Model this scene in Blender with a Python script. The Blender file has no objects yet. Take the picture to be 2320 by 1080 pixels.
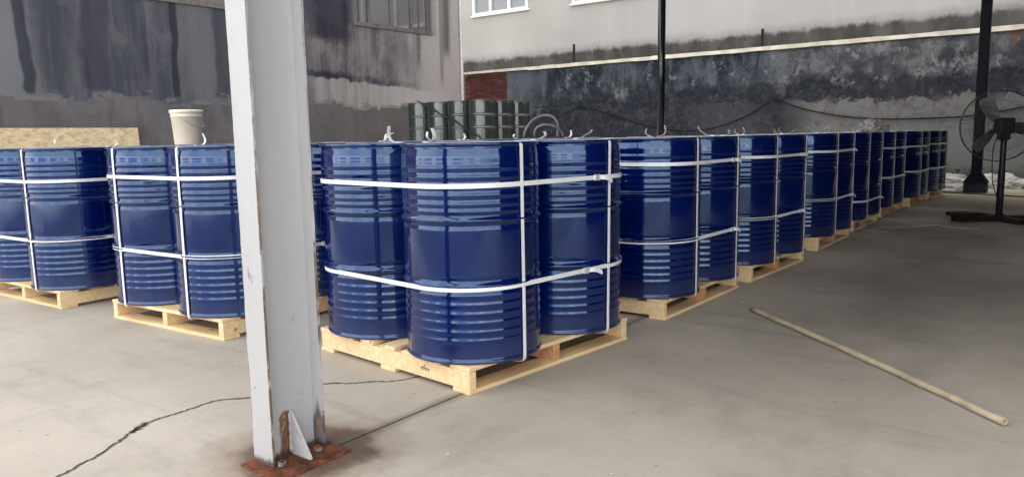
import bpy, bmesh, math, random
from mathutils import Vector, Matrix, noise as mnoise

random.seed(7)
rad = math.radians
scene = bpy.context.scene
C = scene.collection

# ---------------------------------------------------------------- camera
# world axes: +Y runs back along the pallet rows, -X runs to the left wall, z = 0 is the floor
F_PX, PITCH, ROLL, CAM_H, YAW = 1724.24, rad(7.608), rad(-1.0173), 1.0122, rad(37.552)
cam_data = bpy.data.cameras.new("camera")
cam_data.sensor_fit = 'HORIZONTAL'
cam_data.sensor_width = 36.0
cam_data.lens = 36.0 * F_PX / 2320.0
cam_data.clip_start, cam_data.clip_end = 0.05, 400
cam = bpy.data.objects.new("camera", cam_data)
C.objects.link(cam)
_rz = Matrix.Rotation(YAW, 3, 'Z')
_fw = _rz @ Vector((0, math.cos(PITCH), -math.sin(PITCH)))
_up0 = _rz @ Vector((0, math.sin(PITCH), math.cos(PITCH)))
_rt0 = _rz @ Vector((1, 0, 0))
_rt = math.cos(ROLL) * _rt0 + math.sin(ROLL) * _up0
_up = -math.sin(ROLL) * _rt0 + math.cos(ROLL) * _up0
_m = Matrix((_rt, _up, -_fw)).transposed().to_4x4()
_m.translation = (0, 0, CAM_H)
cam.matrix_world = _m
scene.camera = cam

# ---------------------------------------------------------------- sky, sun, exposure
SUN_EL, SUN_AZ = rad(36), rad(15)          # azimuth clockwise from +Y: the tall pale building keeps the rows in its shade
world = bpy.data.worlds.new("World")
scene.world = world
world.use_nodes = True
wn, wl = world.node_tree.nodes, world.node_tree.links
wn.clear()
w_out = wn.new('ShaderNodeOutputWorld')
w_bg = wn.new('ShaderNodeBackground')
w_bg.inputs['Strength'].default_value = 0.12
w_sky = wn.new('ShaderNodeTexSky')
w_sky.sky_type = 'NISHITA'
w_sky.sun_disc = False
w_sky.sun_elevation = SUN_EL
w_sky.sun_rotation = SUN_AZ
w_sky.dust_density = 2.0
w_tc = wn.new('ShaderNodeTexCoord')
w_map = wn.new('ShaderNodeMapping')
w_map.inputs['Scale'].default_value = (1, 1, 2.2)
w_no = wn.new('ShaderNodeTexNoise')
w_no.inputs['Scale'].default_value = 1.7
w_no.inputs['Detail'].default_value = 6
w_ramp = wn.new('ShaderNodeMapRange')
w_ramp.inputs['From Min'].default_value = 0.36
w_ramp.inputs['From Max'].default_value = 0.56
w_ramp.inputs['To Min'].default_value = 0.25
w_ramp.inputs['To Max'].default_value = 0.92
w_mix = wn.new('ShaderNodeMix')
w_mix.data_type = 'RGBA'
w_mix.inputs['B'].default_value = (8.4, 8.25, 8.0, 1)      # thin bright cloud
wl.new(w_tc.outputs['Generated'], w_map.inputs['Vector'])
wl.new(w_map.outputs['Vector'], w_no.inputs['Vector'])
wl.new(w_no.outputs['Fac'], w_ramp.inputs['Value'])
wl.new(w_ramp.outputs['Result'], w_mix.inputs['Factor'])
wl.new(w_sky.outputs['Color'], w_mix.inputs['A'])
wl.new(w_mix.outputs['Result'], w_bg.inputs['Color'])
wl.new(w_bg.outputs['Background'], w_out.inputs['Surface'])

sun_d = bpy.data.lights.new("sun", 'SUN')
sun_d.energy = 5.0
sun_d.angle = rad(0.5)
sun_d.color = (1.0, 0.95, 0.88)
sun = bpy.data.objects.new("sun", sun_d)
C.objects.link(sun)
_s = Vector((math.sin(SUN_AZ) * math.cos(SUN_EL), math.cos(SUN_AZ) * math.cos(SUN_EL), math.sin(SUN_EL)))
sun.rotation_euler = _s.to_track_quat('Z', 'Y').to_euler()
sun.location = _s * 40

vs = scene.view_settings
vs.view_transform = 'Standard'
vs.look = 'None'
vs.exposure = 1.72
vs.gamma = 1.0
vs.use_curve_mapping = False
scene.render.engine = 'CYCLES'
scene.cycles.max_bounces = 8
scene.cycles.use_denoising = True

# ---------------------------------------------------------------- helpers
def W(u, v, z=0.0):
    """row coordinates (u back along the rows, v to the left) -> world"""
    return Vector((-v, u, z))

def link(o, parent=None):
    C.objects.link(o)
    if parent is not None:
        o.parent = parent
    return o

def obj(name, bm, mat, parent=None, smooth=False, bevel=0.0):
    me = bpy.data.meshes.new(name)
    bmesh.ops.recalc_face_normals(bm, faces=bm.faces)
    bm.to_mesh(me)
    bm.free()
    for m in (mat if isinstance(mat, (list, tuple)) else [mat]):
        me.materials.append(m)
    if smooth:
        for p in me.polygons:
            p.use_smooth = True
    o = bpy.data.objects.new(name, me)
    link(o, parent)
    if bevel > 0:
        b = o.modifiers.new("bevel", 'BEVEL')
        b.width = bevel
        b.segments = 2
        b.limit_method = 'ANGLE'
    return o

def tag(o, label=None, cat=None, group=None, kind=None):
    if label: o['label'] = label
    if cat: o['category'] = cat
    if group: o['group'] = group
    if kind: o['kind'] = kind
    return o

def thing(name, label, cat, loc=(0, 0, 0), rz=0.0, group=None):
    o = bpy.data.objects.new(name, None)
    o.empty_display_size = 0.1
    o.location = loc
    o.rotation_euler = (0, 0, rz)
    link(o)
    return tag(o, label, cat, group)

def copy_part(src, parent):
    c = src.copy()
    C.objects.link(c)
    c.parent = parent
    for g in src.children:
        copy_part(g, c)
    return c

def box(bm, x0, x1, y0, y1, z0, z1, M=None, mi=0):
    vsl = [bm.verts.new((x, y, z)) for z in (z0, z1) for y in (y0, y1) for x in (x0, x1)]
    if M is not None:
        for v in vsl: v.co = M @ v.co
    for q in ((0, 2, 3, 1), (4, 5, 7, 6), (0, 1, 5, 4), (2, 6, 7, 3), (0, 4, 6, 2), (1, 3, 7, 5)):
        f = bm.faces.new([vsl[i] for i in q])
        f.material_index = mi
    return vsl

def lathe(bm, prof, seg=64, cap0=True, cap1=True, M=None):
    rings = []
    for r, z in prof:
        ring = []
        for i in range(seg):
            a = 2 * math.pi * i / seg
            co = Vector((r * math.cos(a), r * math.sin(a), z))
            if M is not None: co = M @ co
            ring.append(bm.verts.new(co))
        rings.append(ring)
    for a, b in zip(rings, rings[1:]):
        for i in range(seg):
            j = (i + 1) % seg
            bm.faces.new((a[i], a[j], b[j], b[i]))
    if cap0: bm.faces.new(list(reversed(rings[0])))
    if cap1: bm.faces.new(rings[-1])

def tube(bm, pts, r, seg=8, cap=True, radii=None):
    pts = [Vector(p) for p in pts]
    n = len(pts)
    rings = []
    prev = None
    for k in range(n):
        t = (pts[min(k + 1, n - 1)] - pts[max(k - 1, 0)]).normalized()
        ref = prev if prev is not None else (Vector((0, 0, 1)) if abs(t.z) < 0.9 else Vector((1, 0, 0)))
        a = (ref - t * ref.dot(t)).normalized()
        b = t.cross(a)
        prev = a
        rr = radii[k] if radii else r
        rings.append([bm.verts.new(pts[k] + rr * (math.cos(2 * math.pi * i / seg) * a + math.sin(2 * math.pi * i / seg) * b)) for i in range(seg)])
    for A, B in zip(rings, rings[1:]):
        for i in range(seg):
            j = (i + 1) % seg
            bm.faces.new((A[i], A[j], B[j], B[i]))
    if cap:
        bm.faces.new(list(reversed(rings[0])))
        bm.faces.new(rings[-1])

def ribbon(bm, pts, nrm, wdir, w, th, closed=False):
    """flat strap: outward normals nrm, width directions wdir"""
    n = len(pts)
    wd = wdir if isinstance(wdir, list) else [wdir] * n
    ring = []
    for p, q, d in zip(pts, nrm, wd):
        p, q, d = Vector(p), Vector(q), Vector(d)
        ring.append([bm.verts.new(p + d * (w * sx) + q * (th * sn)) for sx, sn in ((-.5, 0), (.5, 0), (.5, 1), (-.5, 1))])
    rng = range(n) if closed else range(n - 1)
    for k in rng:
        A, B = ring[k], ring[(k + 1) % n]
        for i in range(4):
            j = (i + 1) % 4
            bm.faces.new((A[i], A[j], B[j], B[i]))
    if not closed:
        bm.faces.new(list(reversed(ring[0])))
        bm.faces.new(ring[-1])

def spline(pts, n=8):
    """Catmull-Rom through pts"""
    P = [Vector(p) for p in pts]
    P = [2 * P[0] - P[1]] + P + [2 * P[-1] - P[-2]]
    out = []
    for i in range(1, len(P) - 2):
        for k in range(n):
            t = k / n
            a, b, c, d = P[i - 1], P[i], P[i + 1], P[i + 2]
            out.append(0.5 * ((2 * b) + (c - a) * t + (2 * a - 5 * b + 4 * c - d) * t * t + (3 * b - a - 3 * c + d) * t ** 3))
    out.append(P[-2])
    return out

# ---------------------------------------------------------------- node helper
class G:
    def __init__(self, name):
        self.m = bpy.data.materials.new(name)
        self.m.use_nodes = True
        self.t = self.m.node_tree
        self.t.nodes.clear()
        self.out = self.n('ShaderNodeOutputMaterial')
        self.b = self.n('ShaderNodeBsdfPrincipled')
        self.t.links.new(self.b.outputs[0], self.out.inputs['Surface'])
        tc = self.n('ShaderNodeTexCoord')
        self.obj = tc.outputs['Object']
        self._xyz = None
    def n(self, typ, **kw):
        nd = self.t.nodes.new(typ)
        for k, v in kw.items(): setattr(nd, k, v)
        return nd
    def set(self, sock, val):
        if isinstance(val, bpy.types.NodeSocket): self.t.links.new(val, sock)
        elif val is not None:
            if sock.type == 'RGBA' and len(val) == 3: val = (*val, 1)
            sock.default_value = val
    def xyz(self):
        if self._xyz is None:
            s = self.n('ShaderNodeSeparateXYZ')
            self.t.links.new(self.obj, s.inputs[0])
            self._xyz = s.outputs
        return self._xyz
    def math(self, op, a, b=None, c=None):
        nd = self.n('ShaderNodeMath', operation=op)
        self.set(nd.inputs[0], a)
        if b is not None: self.set(nd.inputs[1], b)
        if c is not None: self.set(nd.inputs[2], c)
        return nd.outputs[0]
    def add(self, a, b): return self.math('ADD', a, b)
    def sub(self, a, b): return self.math('SUBTRACT', a, b)
    def mul(self, a, b): return self.math('MULTIPLY', a, b)
    def mx(self, a, b): return self.math('MAXIMUM', a, b)
    def ss(self, x, a, b, lo=0.0, hi=1.0):
        nd = self.n('ShaderNodeMapRange', interpolation_type='SMOOTHSTEP')
        self.set(nd.inputs['Value'], x)
        if a <= b:
            self.set(nd.inputs['From Min'], a); self.set(nd.inputs['From Max'], b)
            self.set(nd.inputs['To Min'], lo); self.set(nd.inputs['To Max'], hi)
        else:
            self.set(nd.inputs['From Min'], b); self.set(nd.inputs['From Max'], a)
            self.set(nd.inputs['To Min'], hi); self.set(nd.inputs['To Max'], lo)
        return nd.outputs[0]
    def vec(self, scale=(1, 1, 1), loc=(0, 0, 0), src=None):
        nd = self.n('ShaderNodeMapping')
        self.set(nd.inputs['Vector'], src or self.obj)
        nd.inputs['Scale'].default_value = scale
        nd.inputs['Location'].default_value = loc
        return nd.outputs[0]
    def noise(self, scale=1.0, detail=4.0, rough=0.55, stretch=(1, 1, 1), loc=(0, 0, 0), dist=0.0):
        nd = self.n('ShaderNodeTexNoise')
        self.set(nd.inputs['Vector'], self.vec(stretch, loc))
        nd.inputs['Scale'].default_value = scale
        nd.inputs['Detail'].default_value = detail
        nd.inputs['Roughness'].default_value = rough
        nd.inputs['Distortion'].default_value = dist
        return nd.outputs['Fac']
    def mix(self, fac, a, b):
        nd = self.n('ShaderNodeMix', data_type='RGBA')
        self.set(nd.inputs['Factor'], fac)
        self.set(nd.inputs['A'], a)
        self.set(nd.inputs['B'], b)
        return nd.outputs['Result']
    def bump(self, h, strength=0.3, dist=0.01):
        nd = self.n('ShaderNodeBump')
        nd.inputs['Strength'].default_value = strength
        nd.inputs['Distance'].default_value = dist
        self.set(nd.inputs['Height'], h)
        self.t.links.new(nd.outputs[0], self.b.inputs['Normal'])
    def rnd(self):
        return self.n('ShaderNodeObjectInfo').outputs['Random']
    def done(self, color=None, rough=None, metal=None, spec=None, coat=None, coat_rough=None, ior=None):
        for k, v in (('Base Color', color), ('Roughness', rough), ('Metallic', metal), ('Specular IOR Level', spec),
                     ('Coat Weight', coat), ('Coat Roughness', coat_rough), ('IOR', ior)):
            if v is not None: self.set(self.b.inputs[k], v)
        return self.m

def simple(name, col, rough=0.5, metal=0.0, var=0.12, scale=8.0, bump=0.0, spec=None):
    g = G(name)
    n = g.noise(scale, 5)
    dark = tuple(c * (1 - 2.2 * var) for c in col)
    lite = tuple(min(1, c * (1 + 2.2 * var)) for c in col)
    c = g.mix(g.ss(n, 0.25, 0.75), dark, lite)
    if bump: g.bump(n, bump, 0.01)
    return g.done(c, rough, metal, spec)

# ---------------------------------------------------------------- materials
def mat_concrete():
    g = G("floor_concrete")
    x, y, z = g.xyz()
    big = g.noise(0.55, 5, 0.6)
    mid = g.noise(2.3, 6, 0.65, (1, 0.55, 1), (3, 1, 0))
    fine = g.noise(22, 6, 0.7)
    streak = g.noise(3.0, 5, 0.6, (0.35, 1.6, 1), (7, 2, 0))
    c = g.mix(g.ss(big, 0.3, 0.7), (0.40, 0.355, 0.296), (0.53, 0.476, 0.400))
    c = g.mix(g.mul(g.ss(mid, 0.48, 0.76), 0.42), c, (0.215, 0.198, 0.182))
    c = g.mix(g.mul(g.ss(streak, 0.53, 0.70), 0.36), c, (0.26, 0.238, 0.215))
    c = g.mix(g.mul(g.ss(mid, 0.46, 0.25), 0.5), c, (0.52, 0.475, 0.405))
    c = g.mix(g.mul(g.ss(fine, 0.55, 0.75), 0.22), c, (0.2, 0.19, 0.18))
    grit = g.noise(75, 3, 0.6)
    c = g.mix(g.mul(g.ss(grit, 0.63, 0.70), 0.45), c, (0.13, 0.12, 0.11))
    c = g.mix(g.mul(g.ss(grit, 0.34, 0.28), 0.35), c, (0.60, 0.57, 0.52))
    scr = g.noise(5.0, 6, 0.75, (0.22, 1.3, 1), (1, 9, 0), 0.5)
    c = g.mix(g.mul(g.ss(scr, 0.57, 0.64), 0.18), c, (0.24, 0.22, 0.195))
    pit = g.n('ShaderNodeTexVoronoi'); g.set(pit.inputs['Vector'], g.vec((1, 1, 1))); pit.inputs['Scale'].default_value = 7.0
    c = g.mix(g.mul(g.ss(pit.outputs['Distance'], 0.07, 0.03), 0.5), c, (0.12, 0.11, 0.10))
    # shed shade painted as a darker, mottled tone on the lane right of the rows
    lane = g.mul(g.mul(g.ss(x, -1.9, -0.9), g.ss(g.add(y, g.mul(x, -0.35)), 2.2, 5.2)), g.ss(y, 13.2, 11.6))
    lane = g.mul(lane, g.ss(g.noise(0.9, 6, 0.65, (1, .6, 1), (5, 5, 0)), 0.22, 0.72, 0.40, 1.0))
    c = g.mix(g.mul(lane, 0.74), c, (0.100, 0.083, 0.073))
    c = g.mix(g.mul(g.ss(g.add(y, g.mul(g.sub(big, .5), 2.0)), 11.8, 13.4), 0.75), c, (0.50, 0.42, 0.30))  # far floor painted paler, as lit by the open gap past the roof
    # apron colour darkened like shade, yard beyond paled like sun, for the drums' reflections
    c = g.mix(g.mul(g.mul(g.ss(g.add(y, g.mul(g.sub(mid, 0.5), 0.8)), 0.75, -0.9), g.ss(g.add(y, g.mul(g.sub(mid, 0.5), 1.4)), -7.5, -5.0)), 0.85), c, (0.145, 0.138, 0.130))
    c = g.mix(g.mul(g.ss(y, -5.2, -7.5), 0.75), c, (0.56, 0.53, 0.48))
    # rust bled out round the column foot
    dx = g.math('ABSOLUTE', g.sub(x, -2.0)); dy = g.math('ABSOLUTE', g.sub(y, 1.47))
    rr = g.math('SQRT', g.add(g.mul(dx, dx), g.mul(g.mul(dy, dy), 0.75)))
    rn = g.noise(5.5, 6, 0.6, (1, 1, 1), (2, 4, 0))
    rr = g.add(rr, g.mul(g.sub(rn, 0.5), 0.22))
    c = g.mix(g.mul(g.ss(rr, 0.36, 0.24), 0.5), c, (0.24, 0.175, 0.115))
    c = g.mix(g.mul(g.ss(rr, 0.255, 0.175), 0.85), c, g.mix(g.ss(rn, 0.35, 0.65), (0.065, 0.038, 0.025), (0.14, 0.072, 0.042)))
    # dirt along the slab joint
    jd = g.math('ABSOLUTE', g.add(x, 1.955))
    jn = g.noise(4, 5, 0.6)
    c = g.mix(g.mul(g.ss(g.add(jd, g.mul(jn, 0.06)), 0.085, 0.025), 0.6), c, (0.12, 0.10, 0.085))
    g.bump(g.add(g.mul(fine, 0.5), mid), 0.16, 0.01)
    r = g.ss(mid, 0.3, 0.7, 0.62, 0.85)
    return g.done(c, r, spec=0.35)

def mat_left_wall():
    g = G("stained_plaster_dark")
    x, u, z = g.xyz()
    n1 = g.noise(0.9, 6, 0.6)
    patch = g.noise(1.0, 5, 0.6, (1, 0.75, 0.22), (0, 3.3, 0))
    streak = g.noise(1.0, 5, 0.6, (1, 2.4, 0.14), (0, 5.3, 0))
    streak2 = g.noise(1.0, 6, 0.65, (1, 5.0, 0.4), (0, 9.1, 0))
    blotch = g.noise(1.6, 6, 0.68, (1, 1, 0.8), (0, 1, 7))
    fine = g.noise(9, 6, 0.7)
    c = g.mix(g.ss(patch, 0.36, 0.62), (0.060, 0.066, 0.084), (0.145, 0.146, 0.158))
    c = g.mix(g.mul(g.ss(streak, 0.50, 0.62), 0.38), c, (0.155, 0.152, 0.168))
    c = g.mix(g.mul(g.ss(streak2, 0.45, 0.30), 0.45), c, (0.046, 0.050, 0.068))
    c = g.mix(g.mul(g.ss(g.noise(1.0, 6, 0.7, (1, 14, 0.9), (0, 2, 4)), 0.5, 0.7), 0.25), c, (0.19, 0.185, 0.195))
    c = g.mix(g.mul(g.ss(blotch, 0.54, 0.70), 0.35), c, (0.17, 0.168, 0.18))
    c = g.mix(g.mul(g.ss(blotch, 0.42, 0.30), 0.3), c, (0.055, 0.055, 0.072))
    # paler end towards the yard
    c = g.mix(g.mul(g.ss(g.add(u, g.mul(g.sub(n1, 0.5), 1.2)), 6.3, 5.5), 0.75), c, (0.20, 0.21, 0.225))
    # long black runs
    for uc, wd, z0, a in ((5.95, 0.12, 1.9, 0.8), (8.87, 0.09, 1.92, 0.85), (7.25, 0.32, 2.0, 0.6), (9.95, 0.20, 1.95, 0.55), (10.9, 0.22, 2.0, 0.5), (8.2, 0.08, 2.3, 0.3)):
        bend = g.add(u, g.mul(g.sub(g.noise(0.6, 2, 0.5, (1, 0.5, 1.3), (uc, 0, uc)), 0.5), 0.40))
        bend = g.add(bend, g.mul(g.sub(g.noise(3.0, 5, 0.65, (1, 1.5, 0.5), (uc, 0, 0)), 0.5), wd * 1.1))
        d = g.math('ABSOLUTE', g.sub(bend, uc))
        k = g.mul(g.ss(d, wd * 1.15, wd * 0.6), g.ss(z, z0, z0 + 0.12))
        c = g.mix(g.mul(k, a), c, (0.024, 0.028, 0.044))
    # right part: paler plaster, soot above a ragged edge
    right = g.ss(g.add(u, g.mul(g.sub(n1, 0.5), 1.0)), 12.0, 12.8)
    pale = g.mix(g.ss(streak2, 0.35, 0.65), (0.24, 0.225, 0.228), (0.36, 0.335, 0.33))
    pale = g.mix(g.ss(u, 13.2, 16.8), pale, (0.50, 0.47, 0.46))
    pale = g.mix(g.mul(g.ss(fine, 0.5, 0.7), 0.3), pale, (0.2, 0.19, 0.2))
    rag = g.add(g.mul(g.sub(g.noise(2.2, 6, 0.75), 0.5), 0.42), g.mul(g.sub(g.noise(9, 5, 0.7, (1, 1, .6)), 0.5), 0.14))
    soot_edge = g.add(g.sub(2.60, g.mul(g.sub(u, 12.3), 0.05)), rag)
    dz = g.sub(z, soot_edge)
    soot = g.ss(dz, -0.02, 0.04)
    fade = g.ss(g.add(u, g.mul(g.sub(streak, 0.5), 3.0)), 17.6, 14.2, 0.10, 0.97)
    blot = g.ss(blotch, 0.34, 0.62, 1.0, 0.62)
    sootc = g.mix(g.ss(streak2, 0.36, 0.66), (0.048, 0.046, 0.066), (0.125, 0.115, 0.128))
    sootc = g.mix(g.mul(g.ss(blotch, 0.5, 0.66), 0.6), sootc, (0.17, 0.155, 0.16))
    rc = g.mix(g.mul(g.mul(soot, fade), blot), pale, sootc)
    # black tide line along the lower edge of the soot
    tide = g.mul(g.mul(g.ss(dz, -0.03, 0.03), g.ss(dz, 0.26, 0.08)), g.ss(u, 16.6, 13.6, 0.0, 0.9))
    rc = g.mix(g.mul(tide, g.ss(blotch, 0.62, 0.44, 0.35, 1.0)), rc, (0.026, 0.025, 0.040))
    blk = g.mul(g.mul(g.ss(u, 12.2, 12.7), g.ss(g.add(u, rag), 14.0, 13.5)), g.ss(g.add(z, g.mul(rag, 1.3)), 3.42, 3.65))
    rc = g.mix(g.mul(blk, 0.85), rc, (0.026, 0.024, 0.040))
    for uc, wd, a, z0 in ((17.55, 0.17, 0.75, 3.2), (17.3, 0.10, 0.45, 2.4), (16.25, 0.12, 0.55, 2.9), (14.6, 0.10, 0.5, 2.9), (15.6, 0.25, 0.3, 2.6)):
        d = g.math('ABSOLUTE', g.sub(g.add(u, g.mul(g.sub(streak, 0.5), 0.5)), uc))
        rc = g.mix(g.mul(g.mul(g.ss(d, wd * 1.5, wd * 0.4), g.ss(g.add(z, rag), z0, z0 + 0.5)), a), rc, (0.05, 0.046, 0.06))
    c = g.mix(right, c, rc)
    # bottom band, painted taupe with a torn, stepped edge and scraps of pale render
    e1 = g.noise(1.1, 2, 0.5, (1, 1, 0.15), (0, 2, 0))
    e1 = g.mul(g.math('ROUND', g.mul(e1, 9.0)), 1 / 9.0)
    edge = g.add(g.add(1.86, g.mul(g.sub(e1, 0.5), 0.62)), g.mul(g.sub(g.noise(7, 5, 0.7), 0.5), 0.12))
    edge = g.add(edge, g.mul(right, 0.03))
    sz = g.sub(z, edge)
    scr = g.noise(1.5, 3, 0.55, (1, 1, 1.9), (1, 6, 0))
    scraps = g.mul(g.ss(sz, 0.24, 0.17), g.ss(g.add(scr, g.mul(g.sub(fine, 0.5), 0.12)), 0.50, 0.52))
    scraps = g.mx(scraps, g.mul(g.ss(sz, 0.10, 0.05), 0.7))
    c = g.mix(g.mul(scraps, 0.7), c, (0.18, 0.178, 0.186))
    low = g.ss(sz, 0.012, -0.004)
    taupe = g.mix(g.ss(n1, 0.3, 0.7), (0.108, 0.105, 0.116), (0.145, 0.138, 0.146))
    taupe = g.mix(g.mul(g.ss(blotch, 0.45, 0.62), 0.5), taupe, (0.18, 0.168, 0.168))
    taupe = g.mix(g.mul(g.ss(g.noise(1.0, 5, 0.6, (1, 3.2, 0.7), (0, 8, 2)), 0.46, 0.34), 0.45), taupe, (0.075, 0.07, 0.08))
    taupe = g.mix(g.mul(g.ss(u, 12.0, 14.0), 0.4), taupe, (0.15, 0.13, 0.12))
    c = g.mix(low, c, taupe)
    dk = g.n('ShaderNodeHueSaturation'); g.set(dk.inputs['Color'], c); dk.inputs['Value'].default_value = 0.70; dk.inputs['Saturation'].default_value = 1.25; c = dk.outputs[0]
    g.bump(g.add(g.mul(low, -0.6), g.mul(fine, 0.4)), 0.35, 0.02)
    return g.done(c, 0.9, spec=0.2)

def mat_boundary():
    g = G("stained_render_wall")
    x, y, z = g.xyz()
    v = g.mul(x, -1.0)
    n1 = g.noise(0.8, 6, 0.65, (1, 1, 1.2))
    n2 = g.noise(1.5, 8, 0.72, (1, 1, 0.9), (3, 0, 2))
    n2b = g.noise(3.2, 7, 0.7, (1, 1, 0.8), (8, 0, 2))
    n3 = g.noise(8, 6, 0.7)
    run = g.noise(1.6, 6, 0.66, (1.7, 1, 0.35), (2, 0, 5))
    c = g.mix(g.ss(n2, 0.38, 0.62), (0.013, 0.018, 0.026), (0.064, 0.077, 0.090))
    c = g.mix(g.mul(g.ss(run, 0.52, 0.60), 0.45), c, (0.112, 0.130, 0.144))
    c = g.mix(g.mul(g.ss(run, 0.44, 0.36), 0.55), c, (0.010, 0.015, 0.026))
    c = g.mix(g.mul(g.ss(n2b, 0.575, 0.63), 0.55), c, (0.19, 0.21, 0.22))
    # right third: greyer, peeling render
    rt = g.ss(g.add(v, g.mul(g.sub(n1, 0.5), 2.5)), 6.8, 5.0)
    gr = g.mix(g.ss(n2, 0.40, 0.60), (0.036, 0.040, 0.052), (0.135, 0.135, 0.138))
    gr = g.mix(g.mul(g.ss(n2b, 0.545, 0.595), 0.65), gr, (0.225, 0.222, 0.215))
    gr = g.mix(g.mul(g.ss(n3, 0.5, 0.60), 0.6), gr, (0.050, 0.050, 0.060))
    c = g.mix(rt, c, gr)
    # left end: smoother blue-grey
    lt = g.ss(g.add(v, g.mul(g.sub(n1, 0.5), 1.5)), 12.3, 13.6)
    c = g.mix(g.mul(lt, 0.6), c, (0.105, 0.122, 0.140))
    # black damp band
    zc = g.add(z, g.add(g.mul(g.sub(n1, 0.5), 0.8), g.mul(g.sub(n2b, 0.5), 0.75)))
    band = g.mul(g.ss(zc, 2.25, 2.05), g.ss(zc, 1.55, 1.70))
    band = g.mul(band, g.ss(v, 13.6, 12.0))
    bandc = g.mix(g.ss(n3, 0.4, 0.7), (0.010, 0.013, 0.021), (0.040, 0.040, 0.050))
    bandc = g.mix(g.mul(g.ss(n2b, 0.54, 0.62), 0.6), bandc, (0.07, 0.07, 0.08))
    c = g.mix(g.mul(band, 0.88), c, bandc)
    # below the band: dark at the left, patched, peeling and paler to the right
    lowm = g.ss(g.add(z, g.add(g.mul(g.sub(n2, 0.5), 0.8), g.add(g.mul(g.sub(n2b, 0.5), 0.8), g.mul(g.sub(n3, 0.5), 0.25)))), 1.72, 1.66)
    lk = g.ss(g.add(v, g.mul(n1, 1.0)), 6.6, 5.6)
    lowc = g.mix(lk, (0.017, 0.020, 0.029), (0.165, 0.162, 0.156))
    lowc = g.mix(g.mul(g.ss(n2b, 0.50, 0.60), 0.38), lowc, g.mix(lk, (0.038, 0.041, 0.050), (0.070, 0.060, 0.063)))
    lowc = g.mix(g.mul(g.ss(g.add(v, g.mul(n1, 1.6)), 9.4, 8.6), g.mul(g.ss(v, 6.0, 6.9), 0.5)), lowc, (0.070, 0.068, 0.074))
    lowc = g.mix(g.mul(g.ss(n3, 0.50, 0.60), 0.5), lowc, (0.075, 0.07, 0.075))
    lowc = g.mix(g.mul(g.mul(g.ss(n2, 0.52, 0.60), lk), 0.4), lowc, (0.065, 0.06, 0.066))
    c = g.mix(g.mul(lowm, 0.9), c, lowc)
    # clean grey skirt near the floor at the right
    sk = g.mul(g.ss(z, 1.25, 0.9), g.ss(v, 5.5, 4.0))
    c = g.mix(g.mul(sk, 0.8), c, (0.15, 0.158, 0.155))
    c = g.mix(g.mul(g.ss(z, 0.3, 0.05), 0.6), c, (0.05, 0.055, 0.05))
    # rust run under the coping at the far right
    d = g.math('ABSOLUTE', g.sub(v, 1.42))
    c = g.mix(g.mul(g.mul(g.ss(g.add(d, g.mul(g.sub(n3, .5), .2)), 0.12, 0.03), g.ss(g.add(z, g.mul(n3, .4)), 2.75, 3.0)), 0.7), c, (0.16, 0.06, 0.02))
    # cracks
    for (v0, z0, v1, z1) in ((11.9, 2.95, 11.4, 2.1), (11.4, 2.1, 11.55, 1.75), (13.1, 1.83, 10.4, 1.92), (6.49, 2.95, 6.6, 2.5), (12.7, 1.40, 11.5, 1.82)):
        t = g.math('DIVIDE', g.sub(v, v0), (v1 - v0))
        zl = g.add(z0, g.mul(t, z1 - z0))
        dd = g.math('ABSOLUTE', g.add(g.sub(z, zl), g.mul(g.sub(n3, 0.5), 0.14)))
        wd = 0.022 * (1 + abs((z1 - z0) / (v1 - v0)))
        k = g.mul(g.ss(dd, wd, wd * 0.4), g.mul(g.math('GREATER_THAN', t, 0.0), g.math('LESS_THAN', t, 1.0)))
        c = g.mix(g.mul(k, 0.8), c, (0.015, 0.015, 0.02))
    g.bump(g.add(n3, g.mul(lowm, -0.8)), 0.4, 0.02)
    return g.done(c, 0.9, spec=0.2)

def mat_white_wall():
    g = G("pale_painted_render")
    x, y, z = g.xyz()
    n1 = g.noise(0.35, 5, 0.6)
    n2 = g.noise(1.8, 6, 0.7, (1, 1, 0.6))
    n3 = g.noise(9, 5, 0.6)
    c = g.mix(g.ss(n1, 0.35, 0.65), (0.375, 0.36, 0.342), (0.42, 0.405, 0.386))
    c = g.mix(g.mul(g.ss(g.noise(1.2, 4, 0.6, (2.5, 1, 0.25)), 0.55, 0.75), 0.2), c, (0.5, 0.48, 0.45))
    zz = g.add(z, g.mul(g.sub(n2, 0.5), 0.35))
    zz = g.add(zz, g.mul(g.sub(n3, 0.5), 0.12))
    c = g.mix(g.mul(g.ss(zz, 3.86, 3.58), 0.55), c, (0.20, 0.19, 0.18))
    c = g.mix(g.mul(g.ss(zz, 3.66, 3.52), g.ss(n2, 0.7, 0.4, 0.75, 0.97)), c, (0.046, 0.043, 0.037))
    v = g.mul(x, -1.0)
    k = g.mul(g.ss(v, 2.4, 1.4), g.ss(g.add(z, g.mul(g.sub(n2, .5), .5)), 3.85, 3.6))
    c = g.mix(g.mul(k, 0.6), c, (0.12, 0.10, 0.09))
    g.bump(n3, 0.12, 0.01)
    return g.done(c, 0.85, spec=0.25)

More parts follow.
